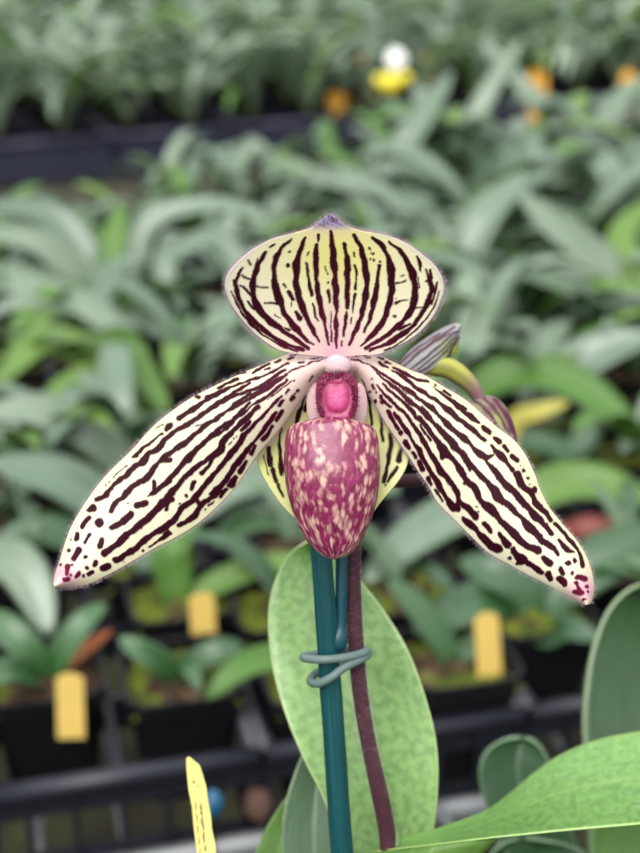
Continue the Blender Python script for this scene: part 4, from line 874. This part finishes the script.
# second flower bud, behind the right petal
bA = [(396, 372, .357), (408, 354, .356), (425, 340, .356), (443, 329, .356), (455, 324.5, .357), (460, 325, .358)]
bB = [(404, 384, .352), (418, 376, .350), (433, 368, .350), (446, 360, .351), (456, 350, .353), (460, 325.5, .358)]
bv = [[(399, 368, 1.5), (412, 354, 2), (440, 335, 2)], [(410, 362, 1.5), (432, 345, 2), (455, 332, 1.5)], [(415, 372, 1.5), (440, 352, 2), (457, 334, 1.5)], [(402, 370, 2), (425, 349, 2.5), (455, 328, 2)], [(403, 376, 2), (428, 357, 2.5), (457, 331, 2)], [(408, 379, 2), (434, 362, 2), (458, 337, 2)], [(446, 360, 3), (456, 338, 3)]]
def bud_fields(X, Y, S, U): return dict(vein=vein_field(X, Y, bv, 51, wob=.5) * .85, blush=np.clip(.6 - (U + 1) * .5, 0, 1), gold=np.clip((X - 432) / 18, 0, 1) * np.clip((Y - 335) / 10, 0, 1))
bud, _ = sheet('flower_bud', bA, bB, lambda S, U, X, Y: .0025 * U * U, 90, 50, M['bud'], orchid, .0008, bud_fields)
tube('ovary', [P(404, 375, .356), P(420, 367, .3555), P(433, 366, .355), P(447, 367.5, .3548), P(461, 376, .3552), P(472, 387, .356), P(478, 398, .357), P(483, 411, .358)], [q * .356 / F for q in (4, 8, 10.5, 11, 10, 8, 6.5, 6)], M['ovary'], bud, 50, 18)
tA = [(470, 404, .359), (480, 397, .356), (492, 397, .355), (503, 405, .356), (511, 420, .357), (515, 435, .358), (516, 450, .359)]
tB = [(470, 408, .359), (474, 420, .356), (482, 432, .354), (492, 442, .354), (502, 452, .356), (510, 456, .358), (516, 451, .359)]
tv = [[(476, 402, 2.5), (490, 415, 3), (506, 446, 2)], [(484, 399, 2.5), (498, 415, 3), (512, 444, 2)], [(494, 400, 3), (507, 420, 4), (514, 442, 3)], [(474, 412, 2), (488, 430, 2)]]
sheet('bract', tA, tB, lambda S, U, X, Y: -.0025 * (1 - U * U), 60, 40, M['bract'], bud, .0008, lambda X, Y, S, U: dict(vein=vein_field(X, Y, tv, 61, wob=.6) * .8, blush=.35 + .5 * np.clip(1 - (1 + U) * 1.1, 0, 1) + .2 * fnoise(X, Y, 3, .4), gold=.5 + .5 * fnoise(X, Y, 4, .3)))
tube('bud_stalk', [P(483, 410, .359), P(489, 440, .36), P(470, 470, .36), P(420, 480, .358), P(370, 482, .352), P(353, 490, .3478)], [.0018, .0019, .0018, .0018, .0018, .0016], M['stem'], bud, 50, 14)

# ---- leaves of the orchid
cx, cy, cdp = proj(CROWN)
def main_leaf(A, B, bend, mat, n=70, m=26, thick=.0006, label=None, to_crown=12):
    if to_crown:
        A = [(cx - to_crown, cy, cdp)] + [(cx - to_crown * 1.6, (cy + 1000) / 2 + 60, (cdp + A[0][2]) / 2)] + A; B = [(cx + to_crown, cy, cdp)] + [(cx + to_crown * 1.6, (cy + 1000) / 2 + 60, (cdp + B[0][2]) / 2)] + B
    o, _ = sheet('leaf', A, B, bend, n, m, mat, orchid, thick)
    if label: tag(o, label)
    return o
main_leaf([(352, 960, .378), (345, 880, .374), (326, 806, .371), (305, 762, .371), (288, 722, .373), (275, 680, .377), (269, 640, .381), (269, 605, .385), (276, 578, .387), (290, 553, .388), (308, 541, .388)],
          [(395, 960, .378), (418, 900, .378), (432, 840, .377), (438, 785, .376), (436, 740, .376), (425, 695, .376), (408, 650, .376), (385, 612, .379), (360, 580, .382), (335, 552, .386), (312, 541, .388)],
          lambda S, U, X, Y: .006 * (1 - np.abs(U)) ** 1.4, M['main_leaf'], 90, 40, label='broad upright mottled leaf behind the stake')
main_leaf([(300, 960, .392), (288, 900, .392), (282, 850, .392), (284, 810, .392), (296, 770, .393), (310, 740, .394), (322, 728, .394)],
          [(352, 960, .388), (352, 900, .388), (348, 850, .388), (345, 810, .39), (340, 775, .392), (332, 745, .393), (325, 728, .394)],
          lambda S, U, X, Y: .004 * (1 - np.abs(U)), M['leaf_pale'], 60, 20)
main_leaf([(270, 960, .400), (255, 890, .402), (256, 852, .404), (268, 825, .406), (285, 800, .408), (300, 785, .41)],
          [(310, 960, .396), (305, 900, .398), (302, 850, .40), (303, 815, .404), (303, 795, .408), (303, 785, .41)],
          lambda S, U, X, Y: .003 * (1 - np.abs(U)), M['leaf_bright'], 50, 16)
# the leaf reaching to the right in front: far half rising, near half rolled under
la = [(384, 842, .362), (410, 836, .364), (445, 826, .372), (490, 808, .384), (530, 776, .392), (555, 758, .394), (585, 744, .394), (620, 735, .392), (660, 731, .388), (720, 738, .380), (780, 765, .370), (820, 800, .362)]
lb = [(372, 852, .356), (400, 848.5, .352), (440, 844, .348), (490, 838, .344), (530, 834, .342), (560, 831, .341), (600, 827.5, .340), (640, 824, .340), (680, 820, .341), (730, 815, .344), (790, 806, .352), (821, 801, .362)]
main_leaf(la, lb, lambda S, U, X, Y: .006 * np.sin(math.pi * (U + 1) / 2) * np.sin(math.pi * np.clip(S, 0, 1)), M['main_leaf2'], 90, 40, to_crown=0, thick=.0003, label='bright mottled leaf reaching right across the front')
main_leaf([(360, 960, .358), (362, 905, .357), (366, 872, .356), (373, 852.5, .3562)], [(420, 960, .352), (446, 905, .350), (470, 868, .3485), (498, 838, .3475)], lambda S, U, X, Y: -.006 * (1 - U * U), M['leaf_bright'], 50, 20, to_crown=10)
rot_blob('stalk_sheath', 392, 842, .357, 9, 12, 9, M['leaf_bright'], orchid, n=18, jit=.05)
# ---- its pot, below the picture
def round_pot(c, z0, z1, r, mat, parent):
    K = 48; prof = [(r * .76, z0), (r * .95, z1 - .014), (r, z1 - .014), (r, z1), (r * .94, z1), (r * .90, z1 - .02), (r * .72, z0 + .003)]
    V = [(c.x + q * math.cos(2 * math.pi * k / K), c.y + q * math.sin(2 * math.pi * k / K), z) for q, z in prof for k in range(K)]
    Fc = [[i * K + k, i * K + (k + 1) % K, (i + 1) * K + (k + 1) % K, (i + 1) * K + k] for i in range(6) for k in range(K)] + [list(range(K))[::-1], [6 * K + k for k in range(K)]]
    link('pot', mesh('pot', V, Fc, None, False), mat, parent)
    K2 = 40; V = [(c.x, c.y, z1 - .012)]; Fc = []
    for i in range(1, 9):
        for k in range(K2):
            q = r * .915 * i / 8; V.append((c.x + q * math.cos(2 * math.pi * k / K2), c.y + q * math.sin(2 * math.pi * k / K2), z1 - .014 + random.uniform(-.002, .002)))
    for k in range(K2): Fc.append([0, 1 + k, 1 + (k + 1) % K2])
    for i in range(7):
        for k in range(K2): a = 1 + i * K2; Fc.append([a + k, a + K2 + k, a + K2 + (k + 1) % K2, a + (k + 1) % K2])
    link('potting_mix', mesh('potting_mix', V, Fc), M['soil'], parent)
round_pot(pc, BZ + .0005, PZ + .012, .066, M['pot'], orchid)

# ---- stake, offshoot, tie
zb = PZ - .06
stk = tube('support_stake', [P(316, 480, .337), ORC_TOP, P(327.5, 640, .3448), ORC_BOT, stake_at(PZ), stake_at(zb)], [10.2 * .338 / F, 10.4 * .338 / F, 10.9 * .3457 / F, 11.4 * .355 / F, .0032, .0031], M['stake'], None, 160, 26,
           smooth=False, lump=lambda t, th: 1 + .025 * np.sin(5 * th + 3 * math.sin(t * 20)) + .02 * math.sin(t * 90) * np.sin(th * 2 + t * 9))
tag(stk, 'teal green plant stake standing upright behind the speckled pouch', 'plant stake')
tube('side_twig', [P(342, 545, .3440), P(341.5, 590, .3445), P(340.5, 625, .3450), P(339, 636, .3450), P(338, 645, .3450), P(336, 652, .3452)], [6.2 * .345 / F, 6.2 * .345 / F, 6.4 * .345 / F, 9 * .345 / F, 8.6 * .345 / F, 4 * .345 / F], M['stub'], stk, 50, 16, lump=lambda t, th: 1 + .03 * np.sin(3 * th + t * 12))
wire = tube('wire_tie', [P(345, 666, .3512), P(322, 671, .3512), P(312, 677, .349), P(311, 682, .3455), P(318, 683.5, .3425), P(330, 678, .3410), P(345, 667, .3415), P(358, 660.5, .3435), P(364, 657.5, .3455), P(368.5, 653, .3485), P(362, 650, .3525), P(340, 651, .3530), P(318, 654, .3515), P(307, 656, .3490), P(303.5, 657.5, .3455), P(310, 659, .3425), P(325, 659.5, .3408), P(345, 657.5, .3415), P(360, 654, .3437), P(367, 651, .3462)],
            [4.3 * .343 / F] * 20, M['wire'], None, 150, 12)
tag(wire, 'grey-green coated wire tie looped around the teal stake and purple stalk', 'wire tie')
# ---- lemon tag with handwriting
tw = .36
tp2 = [(186.8, 757), (190, 757), (200, 765.5), (203, 775), (206.5, 787), (208, 800), (211, 815), (212, 829), (215.5, 845), (216.5, 860), (222, 905), (228, 960), (208, 960), (203, 905), (197, 853), (194, 830), (192, 808), (188.5, 790), (187, 775), (186, 762)]
n = len(tp2); V = [P(x, y, tw + (y - 757) * 3e-5) for x, y in tp2] + [P(x, y, tw + .0009 + (y - 757) * 3e-5) for x, y in tp2]
lt = link('plant_tag', mesh('plant_tag', V, [list(range(n))] + [[n + k for k in range(n)][::-1]] + [[k + n, (k + 1) % n + n, (k + 1) % n, k] for k in range(n)], None, False), M['tag_pale'])
tag(lt, 'worn lemon yellow tag with faded handwriting and a slanted top, near the bottom edge', 'plant tag')
bm_ = lt.modifiers.new('edge', 'BEVEL'); bm_.width = .0002; bm_.segments = 1
scr = [[(192.5, 781), (194.5, 783)], [(195, 781), (193, 783.5)], [(197, 785), (198.5, 787)]]
pts = []; rr = random.Random(4)
for k in range(46):
    y = 804 + k * 1.05; pts.append((200.3 + (y - 804) * .105 + (1.5 if k % 2 else -1.2) * rr.uniform(.2, 1.1), y + rr.uniform(-.5, .5)))
scr += [pts[:12], pts[13:26], pts[27:38], pts[39:]]
scr += [[(195.5 + k * .12 + rr.uniform(-.25, .25), 802 + k * 1.3) for k in range(a, a + 7)] for a in (0, 9, 18, 27, 36)]
ink = MB()
for L in scr:
    for a, b in zip(L[:-1], L[1:]): ink.rod(P(*a, tw - 6e-5 + (a[1] - 757) * 3e-5), P(*b, tw - 6e-5 + (b[1] - 757) * 3e-5), .00012, 5)
ink.build('handwriting', M['ink'], lt)

# ---- neighbours on the same bench, close to the camera: big dark leaves
def neighbour(name, base, label, leaves, r=.05):
    z1 = .862; c = Vector((base[0], base[1], z1)); t = empty(name, (c.x, c.y, BZ)); tag(t, label, 'orchid plant')
    round_pot(c, BZ + .0005, z1, r, M['pot'], t); bx, by, bd = proj(c + Vector((0, 0, -.012)))
    for A, B, mk, fold in leaves:
        A = [(bx - 10, by, bd)] + A; B = [(bx + 10, by, bd)] + B
        a, b = np.array(A, float), np.array(B, float)
        o, _ = sheet('leaf', A, B, lambda S, U, X, Y: fold * (1 - np.abs(U)), 60, 20, M[mk], t, .0013)
    return t
neighbour('broad_leaf_orchid', (.135, .30), 'dark green orchid at the lower right with rounded leaf tips behind the bright front leaf', [
    ([(560, 950, .46), (518, 880, .470), (488, 810, .474), (479, 776, .476), (485, 752, .477), (505, 739, .478), (522, 737.5, .478)], [(620, 950, .46), (590, 880, .468), (566, 815, .472), (556, 780, .474), (547, 756, .476), (536, 742, .477), (525, 737.5, .478)], 'leaf_dark', .004),
    ([(600, 900, .46), (590, 800, .465), (583, 735, .468), (585, 690, .47), (592, 650, .472), (606, 614, .474), (625, 592, .476), (642, 584, .477)], [(760, 900, .46), (765, 800, .465), (750, 730, .468), (735, 690, .47), (715, 645, .472), (690, 610, .474), (665, 590, .476), (645, 584, .477)], 'leaf', .014),
    ([(605, 930, .42), (592, 870, .425), (590, 840, .428), (600, 810, .43), (640, 780, .433)], [(720, 930, .42), (720, 870, .425), (715, 840, .428), (700, 800, .43), (645, 780, .433)], 'leaf_bright', .006),
    ([(560, 930, .46), (500, 890, .465), (488, 862, .47), (500, 845, .47), (520, 838, .472)], [(640, 930, .46), (620, 900, .462), (600, 865, .466), (570, 845, .47), (525, 838, .472)], 'leaf_dark', .006)])
